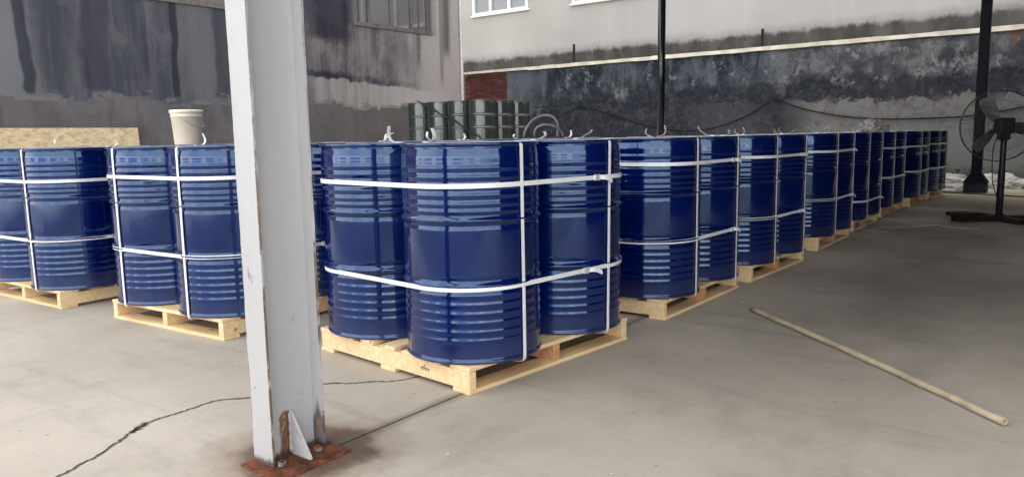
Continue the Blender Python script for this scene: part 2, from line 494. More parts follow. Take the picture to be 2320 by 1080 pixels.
def mat_drum_blue():
    g = G("blue_drum_paint")
    n = g.noise(2.2, 5, 0.6)
    f = g.noise(30, 4, 0.6)
    x, y, z = g.xyz()
    c = g.mix(g.ss(n, 0.3, 0.7), (0.0001, 0.0046, 0.062), (0.0002, 0.0064, 0.080))
    rd = g.rnd()
    # dust settled low on the shell and in scuffs
    dust = g.mul(g.ss(g.noise(5, 6, 0.7, (1, 1, 1), (4, 1, 2)), 0.58, 0.74), g.add(0.01, g.mul(rd, 0.05)))
    c = g.mix(g.add(dust, g.mul(g.ss(z, 0.14, 0.0), 0.05)), c, (0.32, 0.32, 0.33))
    r = g.add(g.ss(f, 0.3, 0.7, 0.075, 0.115), g.mul(dust, 1.6))
    g.bump(g.add(g.noise(4.0, 3, 0.5), g.mul(g.noise(1.0, 4, 0.6, (16, 16, 0.7)), 0.35)), 0.028, 0.02)
    g.set(g.b.inputs['Specular Tint'], (0.40, 0.66, 1.0))
    return g.done(c, r, spec=1.0, coat=0.35, coat_rough=0.03)

def mat_drum_grey():
    g = G("grey_green_drum_paint")
    n = g.noise(2.5, 5, 0.6)
    c = g.mix(g.ss(n, 0.3, 0.7), (0.070, 0.082, 0.081), (0.100, 0.113, 0.111))
    c = g.mix(g.mul(g.rnd(), 0.30), c, (0.16, 0.172, 0.168))
    return g.done(c, 0.20, metal=0.75, spec=0.7)

def mat_wood(name, a, b, knot):
    g = G(name)
    r = g.rnd()
    off = g.n('ShaderNodeCombineXYZ')
    g.set(off.inputs[0], g.mul(r, 37.0)); g.set(off.inputs[1], g.mul(r, 11.0)); g.set(off.inputs[2], g.mul(r, 23.0))
    va = g.n('ShaderNodeVectorMath', operation='ADD')
    g.t.links.new(g.obj, va.inputs[0]); g.t.links.new(off.outputs[0], va.inputs[1])
    mp = g.n('ShaderNodeMapping'); g.t.links.new(va.outputs[0], mp.inputs[0]); mp.inputs['Scale'].default_value = (2.0, 26, 26)
    nz = g.n('ShaderNodeTexNoise'); g.t.links.new(mp.outputs[0], nz.inputs['Vector']); nz.inputs['Scale'].default_value = 1.4; nz.inputs['Detail'].default_value = 5; nz.inputs['Distortion'].default_value = 0.6
    grain = nz.outputs['Fac']
    mp2 = g.n('ShaderNodeMapping'); g.t.links.new(va.outputs[0], mp2.inputs[0]); mp2.inputs['Scale'].default_value = (5, 11, 11)
    vo = g.n('ShaderNodeTexVoronoi'); g.t.links.new(mp2.outputs[0], vo.inputs['Vector']); vo.inputs['Scale'].default_value = 1.0
    kn = g.ss(vo.outputs['Distance'], 0.17, 0.05)
    pick = g.n('ShaderNodeSeparateColor'); g.t.links.new(vo.outputs['Color'], pick.inputs[0])
    kn = g.mul(kn, g.math('GREATER_THAN', pick.outputs[0], 0.55))
    c = g.mix(g.ss(grain, 0.35, 0.68), a, b)
    c = g.mix(g.mul(r, 0.30), c, knot)
    c = g.mix(g.mul(kn, 0.75), c, (0.22, 0.11, 0.05))
    g.bump(grain, 0.2, 0.004)
    return g.done(c, 0.75, spec=0.25)

def mat_column():
    g = G("chipped_white_paint")
    x, y, z = g.xyz()
    n = g.noise(30, 5, 0.7, (1, 1, 0.5))
    n2 = g.noise(1.2, 5, 0.6, (3, 3, 0.5))
    n3 = g.noise(12, 6, 0.7, (1, 1, 0.6), (1, 7, 0))
    nn = g.sub(n3, 0.5)
    c = g.mix(g.ss(n2, 0.3, 0.7), (0.41, 0.412, 0.425), (0.455, 0.456, 0.466))
    c = g.mix(g.mul(g.ss(n, 0.60, 0.68), 0.30), c, (0.36, 0.31, 0.25))
    # cream undercoat showing through on the front flange low down
    fr = g.mul(g.ss(x, -0.092, -0.098), g.ss(z, 0.9, 0.4))
    c = g.mix(g.mul(fr, g.mul(g.ss(g.noise(22, 5, 0.7, (1, 1, .3)), 0.56, 0.64), 0.6)), c, (0.50, 0.43, 0.30))
    chip = g.mul(g.ss(g.noise(16, 5, 0.7, (1, 1, 0.45), (3, 1, 4)), 0.655, 0.68), g.ss(z, 1.0, 0.2, 0.2, 1.0))
    c = g.mix(chip, c, (0.15, 0.09, 0.05))
    # chipped, rusting flange edges
    ed = g.ss(g.math('ABSOLUTE', y), 0.0462, 0.0492)
    c = g.mix(g.mul(g.mul(ed, g.ss(g.noise(9, 6, 0.75, (1, 1, .5), (6, 0, 0)), 0.46, 0.54)), g.ss(z, 1.6, 0.5, 0.3, 0.9)), c, (0.14, 0.085, 0.04))
    # rust patch on the web beside the gusset
    px = g.add(x, g.mul(nn, 0.045))
    web = g.mul(g.ss(y, -0.013, -0.009), g.ss(y, 0.0, -0.003))
    pk = g.mul(g.mul(g.ss(px, -0.046, -0.038), g.ss(px, 0.004, -0.002)), g.ss(g.add(g.add(z, g.mul(nn, 0.03)), g.mul(g.math('POWER', g.add(x, 0.016), 2.0), 26.0)), 0.160, 0.150))
    rustc = g.mix(g.ss(n3, 0.35, 0.65), (0.10, 0.040, 0.020), (0.30, 0.125, 0.055))
    rustc = g.mix(g.mul(g.ss(n, 0.55, 0.65), 0.7), rustc, (0.45, 0.36, 0.25))
    c = g.mix(g.mul(g.mul(pk, web), 0.95), c, rustc)
    # black and orange stain on the inner face of the rear flange
    fl = g.ss(x, 0.088, 0.0925)
    ds = g.mul(g.ss(g.add(g.add(z, g.mul(nn, 0.05)), g.mul(g.math('ABSOLUTE', g.add(y, 0.026)), 2.6)), 0.19, 0.12), fl)
    c = g.mix(g.mul(ds, 0.85), c, g.mix(g.ss(n3, 0.4, 0.6), (0.05, 0.05, 0.06), (0.15, 0.145, 0.15)))
    od = g.math('SQRT', g.add(g.math('POWER', g.add(y, 0.030), 2.0), g.math('POWER', g.sub(z, 0.085), 2.0)))
    c = g.mix(g.mul(g.ss(g.add(od, g.mul(nn, 0.012)), 0.017, 0.010), g.mul(fl, 0.85)), c, (0.36, 0.16, 0.05))
    # dark grime right at the foot
    low = g.ss(g.add(z, g.mul(nn, 0.05)), 0.032, 0.014)
    c = g.mix(g.mul(low, 0.9), c, (0.055, 0.036, 0.028))
    g.bump(n, 0.1, 0.004)
    return g.done(c, 0.5, spec=0.4)

def mat_rust(name="rusty_steel", k=1.0):
    g = G(name)
    n = g.noise(14, 6, 0.7)
    n2 = g.noise(45, 5, 0.7)
    c = g.mix(g.ss(n, 0.35, 0.65), (0.055 * k, 0.022 * k, 0.014 * k), (0.24 * k, 0.075 * k, 0.035 * k))
    c = g.mix(g.mul(g.ss(n2, 0.6, 0.75), 0.4), c, (0.3, 0.2, 0.14))
    g.bump(n2, 0.4, 0.004)
    return g.done(c, 0.85, spec=0.3)

def mat_glass(name, col, rough=0.04, metal=0.0):
    g = G(name)
    n = g.noise(0.6, 3, 0.5)
    c = g.mix(n, tuple(k * 0.8 for k in col), col)
    return g.done(c, rough, metal, spec=0.9)

def mat_sheet():
    g = G("white_polythene")
    n = g.noise(5, 5, 0.6)
    c = g.mix(g.ss(n, 0.3, 0.7), (0.46, 0.44, 0.40), (0.66, 0.645, 0.60))
    g.bump(g.noise(9, 5, 0.6), 0.3, 0.02)
    return g.done(c, 0.4, spec=0.4)

def mat_osb():
    g = G("strand_board")
    n = g.noise(3.5, 6, 0.7, (1, 1, 2.0))
    vo = g.n('ShaderNodeTexVoronoi'); g.set(vo.inputs['Vector'], g.vec((1, 1, 2.4))); vo.inputs['Scale'].default_value = 13
    c = g.mix(g.ss(n, 0.3, 0.7), (0.40, 0.315, 0.19), (0.56, 0.46, 0.31))
    sp = g.n('ShaderNodeSeparateColor'); g.t.links.new(vo.outputs['Color'], sp.inputs[0])
    c = g.mix(g.mul(g.math('GREATER_THAN', sp.outputs[0], 0.80), 0.45), c, (0.24, 0.16, 0.08))
    g.bump(sp.outputs[1], 0.1, 0.004)
    return g.done(c, 0.8, spec=0.2)

def mat_brick():
    g = G("old_red_brick")
    r = g.rnd()
    n = g.noise(14, 5, 0.6)
    c = g.mix(r, (0.060, 0.017, 0.016), (0.125, 0.042, 0.036))
    c = g.mix(g.mul(g.ss(n, 0.5, 0.7), 0.5), c, (0.06, 0.03, 0.03))
    g.bump(n, 0.4, 0.01)
    return g.done(c, 0.9, spec=0.2)

MAT = dict(
    floor=mat_concrete(), left=mat_left_wall(), fence=mat_boundary(), white=mat_white_wall(),
    blue=mat_drum_blue(), grey=mat_drum_grey(),
    wood=mat_wood("pale_pine", (0.77, 0.555, 0.310), (0.87, 0.695, 0.445), (0.66, 0.43, 0.20)),
    salmon=mat_wood("reddish_pine", (0.50, 0.24, 0.115), (0.62, 0.34, 0.18), (0.55, 0.30, 0.14)),
    col=mat_column(), rust=mat_rust(), plate=mat_rust('rusted_plate', 0.9), darkrust=mat_rust("dark_rusty_steel", 0.14),
    strap=simple("white_pet_strap", (0.76, 0.77, 0.78), 0.38, var=0.03, scale=20),
    seal=simple("bright_strap_seal", (0.70, 0.71, 0.72), 0.3, 0.35, var=0.05, scale=60),
    bung=simple("zinc_bung", (0.45, 0.46, 0.48), 0.35, 0.8, var=0.05, scale=40),
    black=simple("black_gloss_paint", (0.010, 0.011, 0.016), 0.14, var=0.1),
    navy=simple("dark_grey_blue_paint", (0.006, 0.007, 0.013), 0.5, var=0.12, spec=0.15),
    cable=simple("black_rubber", (0.010, 0.010, 0.011), 0.6, spec=0.2),
    hose=simple("grey_hose", (0.20, 0.20, 0.20), 0.45),
    bucket=simple("dusty_white_plastic", (0.86, 0.78, 0.64), 0.5, var=0.03, scale=9),
    gusset=simple('gusset_paint', (0.49, 0.495, 0.51), 0.5, var=0.05, scale=30), nut=simple('dull_zinc', (0.30, 0.30, 0.31), 0.5, 0.5, var=0.2, scale=90),
    frame=simple("white_window_frame", (0.78, 0.78, 0.77), 0.45, var=0.03),
    brownframe=simple("weathered_window_frame", (0.105, 0.092, 0.09), 0.6, var=0.15),
    paneA=mat_glass("dark_window_glass", (0.20, 0.20, 0.21), metal=0.55),
    paneB=mat_glass("grey_window_glass", (0.20, 0.212, 0.235), 0.3),
    interior=simple("dark_room", (0.02, 0.02, 0.022), 0.9),
    coping=simple("limewashed_coping", (0.60, 0.55, 0.46), 0.85, var=0.10, scale=3.0, bump=0.3),
    brick=mat_brick(), mortar=simple("old_mortar", (0.10, 0.075, 0.07), 0.95, var=0.2, scale=30, bump=0.4),
    iron=mat_rust("brown_iron", 0.16),
    stick=simple("beige_tube", (0.40, 0.335, 0.225), 0.6, var=0.10, scale=14, bump=0.05),
    sheet=mat_sheet(), osb=mat_osb(), bagfilm=simple('dusty_bag_film', (0.36, 0.34, 0.33), 0.45, var=0.12, scale=12, bump=0.2),
    leaf=simple("weed_leaf", (0.055, 0.115, 0.028), 0.6, var=0.25, scale=30),
    pipe=simple("pale_downpipe", (0.50, 0.48, 0.46), 0.5, var=0.05),
    roof=simple("sheet_metal_roof", (0.07, 0.07, 0.078), 0.6, var=0.1, scale=2),
    darkwall=simple("dark_shed_cladding", (0.016, 0.019, 0.034), 0.7, var=0.2, scale=1.5),
    yardwall=simple("yard_building_wall", (0.68, 0.645, 0.59), 0.8, var=0.06, scale=0.6),
    crack=simple("crack_dirt", (0.075, 0.065, 0.058), 0.95, var=0.2, scale=20),
    fanmetal=simple("fan_grey_metal", (0.105, 0.10, 0.10), 0.5, 0.2, var=0.12, scale=10),
    fanwire=simple("fan_cage_wire", (0.05, 0.05, 0.055), 0.5, 0.4),
    ink=simple("brown_print", (0.20, 0.085, 0.03), 0.85, var=0.25, scale=60),
    inkdark=simple("dark_print", (0.09, 0.06, 0.04), 0.85, var=0.25, scale=60),
    flake=simple("white_scrap", (0.75, 0.75, 0.74), 0.5, var=0.03),
)

# ================================================================ THE SETTING
# floor: two slabs with an open joint between them, over an earth sheet
JX = -1.953
bm = bmesh.new()
def slab(x0, x1, y0, y1):
    box(bm, x0, x1, y0, y1, -0.12, 0.0)
slab(-60, JX - 0.006, -60, 20.45)
slab(JX + 0.006, 60, -60, 20.45)
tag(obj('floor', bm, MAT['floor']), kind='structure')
bm = bmesh.new()
box(bm, -300, 300, -300, 300, -0.5, -0.121)
tag(obj('ground', bm, MAT['crack']), kind='structure')

# cracks in the concrete, as ragged ribbons of dirt
def crack(pts, w, seed):
    rnd = random.Random(seed)
    P = spline([W(a, b, 0.0015) for a, b in pts], 9)
    bmc = bmesh.new()
    L, Rr = [], []
    for i, p in enumerate(P):
        t = (P[min(i + 1, len(P) - 1)] - P[max(i - 1, 0)]).normalized()
        s = Vector((-t.y, t.x, 0))
        ww = w * (0.45 + 0.75 * rnd.random()) * (0.3 if i in (0, len(P) - 1) else 1)
        o = s * rnd.uniform(-w, w) * 0.45
        L.append(bmc.verts.new(p + o + s * ww * .5)); Rr.append(bmc.verts.new(p + o - s * ww * .5))
    for i in range(len(P) - 1):
        bmc.faces.new((L[i], L[i + 1], Rr[i + 1], Rr[i]))
    for f in bmc.faces: f.normal_update()
    tag(obj('floor_crack', bmc, MAT['crack']), kind='structure')
crack([(0.80, 2.41), (0.92, 2.482), (1.03, 2.53), (1.152, 2.601), (1.22, 2.655), (1.289, 2.688), (1.36, 2.70), (1.447, 2.697), (1.58, 2.703), (1.682, 2.618), (1.80, 2.56), (1.942, 2.528), (2.032, 2.416), (2.10, 2.36), (2.163, 2.287), (2.3, 2.24)], 0.0125, 3)
crack([(1.300, 2.700), (1.275, 2.682), (1.245, 2.664), (1.215, 2.640)], 0.026, 4)

# roof over the rows, and the closed side of the shed, both outside the picture
bm = bmesh.new()
for i in range(35):
    x0 = -5.0 + i * 0.24
    box(bm, x0, x0 + 0.12, 1.2, 14.35, 4.13, 4.19)
    box(bm, x0 + 0.12, x0 + 0.24, 1.2, 14.35, 4.17, 4.23)
for k in range(7):
    y = 1.3 + k * 2.13
    box(bm, -5.0, 3.4, y, y + 0.1, 3.98, 4.12)
tag(obj('roof', bm, MAT['roof']), kind='structure')
bm = bmesh.new()
box(bm, 3.4, 3.6, 2.3, 18.1, 0.002, 5.0)
box(bm, 3.6, 14, 2.3, 2.5, 0.002, 5.0)
tag(obj('wall', bm, MAT['darkwall']), kind='structure')

# ---------------------------------------------------------------- left workshop building
def wall_with_holes(bmw, fixed0, fixed1, a0, a1, z0, z1, holes, axis):
    """a wall slab between fixed0..fixed1, along a, cut by holes (a0,a1,z0,z1) sorted along a"""
    def put(p0, p1, q0, q1):
        if p1 - p0 < 1e-4 or q1 - q0 < 1e-4: return
        if axis == 'y': box(bmw, fixed0, fixed1, p0, p1, q0, q1)
        else: box(bmw, p0, p1, fixed0, fixed1, q0, q1)
    cur = a0
    for h0, h1, y0, y1 in holes:
        put(cur, h0, z0, z1)
        put(h0, h1, z0, y0)
        put(h0, h1, y1, z1)
        cur = h1
    put(cur, a1, z0, z1)

left = thing('workshop_building', 'dark soot-stained plaster building with brown-framed windows along the left', 'building')
bm = bmesh.new()
LH = [(5.2, 10.75, 3.95, 5.9), (13.85, 17.08, 3.99, 5.9)]
wall_with_holes(bm, -16.15, -15.8, -6.0, 18.19, 0.0, 7.5, LH, 'y')
obj('wall', bm, MAT['left'], left)
for wi, (u0, u1, z0, z1) in enumerate(LH):
    bm = bmesh.new()
    xf0, xf1 = -16.02, -15.93
    bars = [u0, 14.50, 16.13, 16.80] if wi == 1 else [u0, 7.0, 8.7, 10.45]
    box(bm, xf0, -15.77, u0 + .003, u1 - (0.29 if wi else .003), z0 + .003, z0 + 0.11)
    box(bm, xf0, xf1, u0 + .003, u1 - .003, z1 - 0.08, z1 - .003)
    for i, bu in enumerate(bars):
        wd = 0.07 if i in (0, 3) else 0.085
        box(bm, xf0, xf1, bu + .003, bu + wd, z0 + 0.113, z1 - 0.083)
    for a, b in zip(bars, bars[1:]):
        mid = (a + b) / 2
        box(bm, xf0 + .02, xf1 - .02, mid + .02, mid + 0.055, z0 + 0.113, z1 - 0.083)
    wf = obj('window', bm, MAT['brownframe'], left)
    for a, b in zip(bars, bars[1:]):
        bm = bmesh.new()
        box(bm, xf0 + .032, xf0 + .044, a + 0.088, b - .003, z0 + 0.113, z1 - 0.085)
        obj('pane', bm, MAT['paneA'], wf)
    bm = bmesh.new()
    box(bm, -16.6, -16.152, u0 - .2, u1 + .2, z0 - .2, z1 + .2)
    obj('room', bm, MAT['interior'], left)
bm = bmesh.new()
tube(bm, [(-15.745, 18.10, z) for z in (0.0, 2.0, 4.0, 6.0)], 0.045, 10)
tag(obj('downpipe', bm, MAT['pipe']), 'thin pale downpipe at the inner corner of the stained building', 'downpipe')

# ---------------------------------------------------------------- boundary wall
bw = thing('boundary_wall', 'long mottled dark rendered wall with pale coping behind the drum rows', 'wall')
bm = bmesh.new()
box(bm, -15.74, 14, 18.245, 18.48, 0.0, 2.90)
obj('core', bm, MAT['mortar'], bw)
bm = bmesh.new()
nx, nz = 120, 24                     # plaster skin with an uneven face and a broken left end
X0, X1 = -14.08, 14.0
gv = {}
for i in range(nx + 1):
    for j in range(nz + 1):
        xx = X0 + (X1 - X0) * i / nx
        zz = 2.90 * j / nz
        if i == 0: xx += 0.05 * mnoise.noise(Vector((0, 0, zz * 5)))
        d = 0.012 * mnoise.noise(Vector((xx * .7, 3, zz * .9)))
        gv[i, j] = bm.verts.new((xx, 18.2 + d, zz))
for i in range(nx):
    for j in range(nz):
        bm.faces.new((gv[i, j], gv[i + 1, j], gv[i + 1, j + 1], gv[i, j + 1]))
for j in range(nz):
    a, b = gv[0, j], gv[0, j + 1]
    c_ = bm.verts.new((a.co.x, 18.244, a.co.z)); d_ = bm.verts.new((b.co.x, 18.244, b.co.z))
    bm.faces.new((a, b, d_, c_))
obj('plaster', bm, MAT['fence'], bw)
bm = bmesh.new()
seg = 60
for i in range(seg):                 # coping with a slightly wavy, broken lower edge
    x0 = -15.74 + 29.7 * i / seg; x1 = -15.74 + 29.7 * (i + 1) / seg
    box(bm, x0, x1, 18.13, 18.56, 2.903 + random.uniform(-.0, .012) + (0.02 if x0 < -13.6 else -0.0), 3.0 + random.uniform(-.006, .006))
obj('coping', bm, MAT['coping'], bw)
mesh_brick = None
for r in range(19):
    z = 1.50 + r * 0.0735
    x = -15.735 + (0.0 if r % 2 else 0.125)
    if r % 2 == 0:
        pass
    while x < -14.12:
        L = 0.238
        if x + L > -14.09: L = -14.09 - x - 0.004
        if L > 0.06 and z + 0.063 < 2.9:
            if mesh_brick is None:
                bm = bmesh.new()
                box(bm, 0, 0.238, 0, 0.05, 0, 0.063)
                o = obj('brick', bm, MAT['brick'], bw, bevel=0.004)
                mesh_brick = o.data
            else:
                o = mesh_first.copy(); C.objects.link(o); o.parent = bw
            mesh_first = o
            o.location = (x, 18.222 + random.uniform(-0.008, 0.008), z)
            o.rotation_euler = (0, random.uniform(-.012, .012), 0)
            o.scale = (L / 0.238, 1, 1)
        x += 0.25
for v, z1, lean in ((11.78, 3.53, 0.00), (6.49, 3.43, 0.0)):
    bm = bmesh.new()
    box(bm, -v - 0.035, -v + 0.035, 18.30, 18.31, 3.0, z1)
    box(bm, -v - 0.035, -v - 0.028, 18.31, 18.36, 3.0, z1)
    obj('iron_stub', bm, MAT['iron'], bw)

# cables slung along the boundary wall
def fcable(name, pts, r, label, sag=0.0, mat='cable', y=18.165):
    bmc = bmesh.new()
    tube(bmc, spline([(-v, y, z) for v, z in pts], 8), r * 0.62, 8)
    return tag(obj(name, bmc, MAT[mat], smooth=True), label, 'cable', 'cables strung along the dark wall')
fcable('cable', [(11.58, 1.80), (11.08, 1.72), (10.3, 1.50), (9.66, 1.30), (8.9, 1.14), (8.05, 1.08), (7.3, 1.22), (6.7, 1.45), (6.13, 1.80)], 0.022, 'black cable sagging behind the black pole, left span on the dark wall')
fcable('cable', [(6.13, 1.805), (5.6, 1.58), (5.16, 1.45), (4.5, 1.32), (3.77, 1.25), (2.9, 1.24), (2.11, 1.27), (1.2, 1.42), (0.2, 1.70)], 0.026, 'black cable drooping to the right behind the fan on the dark wall')

# ---------------------------------------------------------------- pale building behind the wall
wb = thing('white_building', 'pale rendered building with white windows rising behind the boundary wall', 'building')
bm = bmesh.new()
WH = [(-17.26, -14.93, 5.09, 6.6), (-13.24, -10.91, 5.03, 6.55), (-9.2, -6.9, 5.05, 6.55), (-5.2, -2.9, 5.05, 6.55)]
wall_with_holes(bm, 20.5, 20.8, -44, 30, 0.0, 17.0, WH, 'x')  # unseen upper part made tall to keep the rows shaded
box(bm, -44, 30, 20.8, 30, 0.0, 16.9)
obj('wall', bm, MAT['white'], wb)
for x0, x1, z0, z1 in WH:
    bm = bmesh.new()
    y0, y1 = 20.455, 20.56
    box(bm, x0 + .003, x1 - .003, y0, y1, z0 + .003, z0 + 0.085)
    box(bm, x0 + .003, x1 - .003, y0, y1, z1 - 0.085, z1 - .003)
    third = (x1 - x0) / 3
    for i in range(4):
        xx = x0 + third * i
        wd = 0.09
        a = xx + .003 if i == 0 else (xx - wd / 2 if i < 3 else xx - wd - .003)
        box(bm, a, a + wd, y0, y1, z0 + 0.088, z1 - 0.088)
    wf = obj('window', bm, MAT['frame'], wb)
    for i in range(3):
        bm = bmesh.new()
        box(bm, x0 + third * i + 0.048, x0 + third * (i + 1) - 0.048, 20.53, 20.54, z0 + 0.088, z1 - 0.088)
        obj('pane', bm, MAT['paneB'], wf)
    bm = bmesh.new()
    box(bm, x0 - .06, x1 + .06, 20.42, 20.497, z0 - 0.045, z0)
    obj('sill', bm, MAT['frame'], wf)

# yard behind the camera: a pale hall far across it, seen only as reflections in the drums
bm = bmesh.new()
box(bm, -46, 40, -24.9, -24.3, 0.0, 5.2)
for i in range(6):
    box(bm, -40.6 + i * 14.0, -39.6 + i * 14.0, -24.299, -23.95, 0.01, 5.1)
tag(obj('building_backdrop', bm, MAT['yardwall']), kind='structure')
bm = bmesh.new()
for i in range(5):
    box(bm, -38.0 + i * 14.0, -28.2 + i * 14.0, -24.29, -24.2, 0.5, 2.6)
tag(obj('door_backdrop', bm, simple('blue_roller_door', (0.03, 0.17, 0.46), 0.6, var=0.1, scale=1.0)), kind='structure')

# ================================================================ STEEL COLUMNS
COLB = W(1.43, 2.022)
colt = thing('steel_column', 'white chipped steel column with rusty foot in the foreground', 'column', COLB, rad(90))
bm = bmesh.new()                      # local x = u, local y = v
HZ0, HZ1 = 0.0062, 3.97
def flange(x0, x1):
    n = 60
    ed = []
    for k in range(n + 1):
        z = HZ0 + (HZ1 - HZ0) * (k / n) ** 2.2
        e = 0.0012
        ed.append([bm.verts.new((x, y + (random.uniform(-e, e) if z < 1.6 else 0), z)) for x, y in ((x0, -0.05), (x1, -0.05), (x1, 0.05), (x0, 0.05))])
    for a, b in zip(ed, ed[1:]):
        for i in range(4):
            j = (i + 1) % 4
            bm.faces.new((a[i], a[j], b[j], b[i]))
    bm.faces.new(ed[0]); bm.faces.new(ed[-1])
flange(-0.102, -0.094)
flange(0.094, 0.102)
box(bm, -0.0935, 0.0935, -0.004, 0.004, HZ0, HZ1)
obj('shaft', bm, MAT['col'], colt)
bm = bmesh.new()
pl = [(-0.150, -0.150), (0.135, -0.145), (0.135, 0.060), (-0.150, 0.062)]
_q = []
for (xa, ya), (xb, yb) in zip(pl, pl[1:] + pl[:1]):
    for k in range(14):
        f = k / 14
        _q.append((xa + (xb - xa) * f + random.uniform(-.004, .004), ya + (yb - ya) * f + random.uniform(-.004, .004)))
pl = _q
b0 = [bm.verts.new((x, y, 0.0)) for x, y in pl]; b1 = [bm.verts.new((x * .985, y * .985, 0.006)) for x, y in pl]
bm.faces.new(b0); bm.faces.new(b1)
for i in range(len(pl)):
    bm.faces.new((b0[i], b0[(i + 1) % len(pl)], b1[(i + 1) % len(pl)], b1[i]))
obj('base_plate', bm, MAT['plate'], colt)
bm = bmesh.new()                      # triangular gusset on the web
for y0_, sgn in ((-0.0045, -1),):
    tri = [(-0.004, y0_, 0.009), (-0.004, y0_ + sgn * 0.100, 0.009), (-0.004, y0_ + sgn * 0.100, 0.016), (-0.004, y0_ + sgn * 0.014, 0.143), (-0.004, y0_, 0.143)]
    A = [bm.verts.new(p) for p in tri]; B = [bm.verts.new((p[0] + 0.008, p[1], p[2])) for p in tri]
    bm.faces.new(A); bm.faces.new(B)
    for i in range(5):
        bm.faces.new((A[i], A[(i + 1) % 5], B[(i + 1) % 5], B[i]))
gp = obj('gusset', bm, MAT['gusset'], colt)
bm = bmesh.new()                      # flaking weld bead where the gusset meets the web
wp = spline([(-0.006, -0.007, 0.010), (-0.006, -0.007, 0.05), (-0.006, -0.007, 0.10), (-0.005, -0.008, 0.138), (0.0, -0.008, 0.147), (0.006, -0.008, 0.144)], 6)
tube(bm, wp, 0.005, 8, radii=[0.0045 + 0.003 * random.random() for _ in wp])
obj('weld', bm, MAT['col'], colt, smooth=True)
for (bx, by) in ((-0.078, -0.060), (0.060, -0.062), (-0.055, 0.045), (0.055, 0.045)):
    bm = bmesh.new()
    lathe(bm, [(0.008, 0.0085), (0.008, 0.026), (0.006, 0.028)], 12, M=Matrix.Translation((bx, by, 0)))
    bo = obj('bolt', bm, MAT['rust'], colt)
    bm = bmesh.new()
    lathe(bm, [(0.0145, 0.0086), (0.0145, 0.020)], 6, M=Matrix.Translation((bx, by, 0)))
    obj('nut', bm, MAT['nut'], bo)

polet = thing('pole', 'thin black pole rising among the drum rows before the dark wall', 'pole', W(9.65, 4.80))
bm = bmesh.new(); lathe(bm, [(0.052, 0.012), (0.052, 3.97)], 24)
obj('shaft', bm, MAT['black'], polet, smooth=False)
for p in polet.children[0].data.polygons: p.use_smooth = len(p.vertices) == 4
bm = bmesh.new(); lathe(bm, [(0.12, 0.0), (0.12, 0.012)], 24)
obj('base_plate', bm, MAT['black'], polet)

postt = thing('steel_post', 'dark square steel post with flared foot beside the fan', 'post', W(14.17, 1.52), rad(90))
bm = bmesh.new()
box(bm, -0.072, 0.072, -0.072, 0.072, 0.30, 3.97)
obj('shaft', bm, MAT['navy'], postt, bevel=0.012)
bm = bmesh.new()
q = [(0.073, 0.40), (0.073, 0.31), (0.17, 0.16)]
rings = [[bm.verts.new((sx * r, sy * r, z)) for sx, sy in ((-1, -1), (1, -1), (1, 1), (-1, 1))] for r, z in q]
for a, b in zip(rings, rings[1:]):
    for i in range(4): bm.faces.new((a[i], a[(i + 1) % 4], b[(i + 1) % 4], b[i]))
bm.faces.new(rings[0]); bm.faces.new(rings[-1])
obj('foot', bm, MAT['navy'], postt)
bm = bmesh.new()
box(bm, -0.16, 0.16, -0.16, 0.16, 0.0, 0.16)
obj('plinth', bm, MAT['darkwall'], postt, bevel=0.02)

# ================================================================ PALLETS
DECK = 0.112                         # top of the deck
def make_pallet(L, Wd):
    """deck boards run along local x (length L), stringers along local y (length Wd); returns unlinked prototype parts"""
    parts = []
    nb = 7
    wid = [0.115] + [0.092] * 5 + [0.115]
    gap = (Wd - sum(wid)) / (nb - 1)
    y = -Wd / 2
    for i in range(nb):
        b = bmesh.new()
        box(b, -L / 2, L / 2, -wid[i] / 2, wid[i] / 2, 0, 0.0185)
        parts.append(('top_board', b, (random.uniform(-.004, .004), y + wid[i] / 2, DECK - 0.0185), 'wood'))
        y += wid[i] + gap
    for i, x in enumerate((-L / 2 + 0.022, 0.0, L / 2 - 0.022)):
        b = bmesh.new()
        box(b, -0.0195, 0.0195, -Wd / 2 + .002, Wd / 2 - .002, 0.0, 0.0745)
        parts.append(('stringer', b, (x, 0, 0.0187), 'salmon' if i == 1 and L > 1.05 else 'wood'))
    for i, yy in enumerate((-Wd / 2 + 0.05, 0.0, Wd / 2 - 0.05)):
        b = bmesh.new()
        box(b, -L / 2, L / 2, -0.05, 0.05, 0.0, 0.0183)
        parts.append(('bottom_board', b, (random.uniform(-.003, .003), yy, 0.0002), 'wood'))
    return parts

PALLET_PROTO = {}
def add_pallet(kind, loc, rz, label):
    t = thing('pallet', label, 'pallet', loc, rz, 'wooden pallets under the blue drums')
    if kind not in PALLET_PROTO:
        L, Wd = (1.09, 1.04) if kind == 'A' else (1.03, 1.09)
        plist = []
        for nm, b, lo, m in make_pallet(L, Wd):
            if kind == 'A' or nm != 'stringer': pass
            o = obj(nm, b, MAT[m], t, bevel=0.003)
            o.location = lo
            plist.append(o)
        # rotate the grain of the stringers: their long side is local y
        PALLET_PROTO[kind] = plist
    else:
        for src in PALLET_PROTO[kind]:
            c = src.copy(); C.objects.link(c); c.parent = t
            c.location = Vector(src.location) + Vector((random.uniform(-.004, .004), random.uniform(-.006, .006), 0))
            if src.name.startswith('stringer') and random.random() < 0.35 and abs(src.location.x) < .1:
                pass
    if kind == 'A' and label:
        pass
    return t

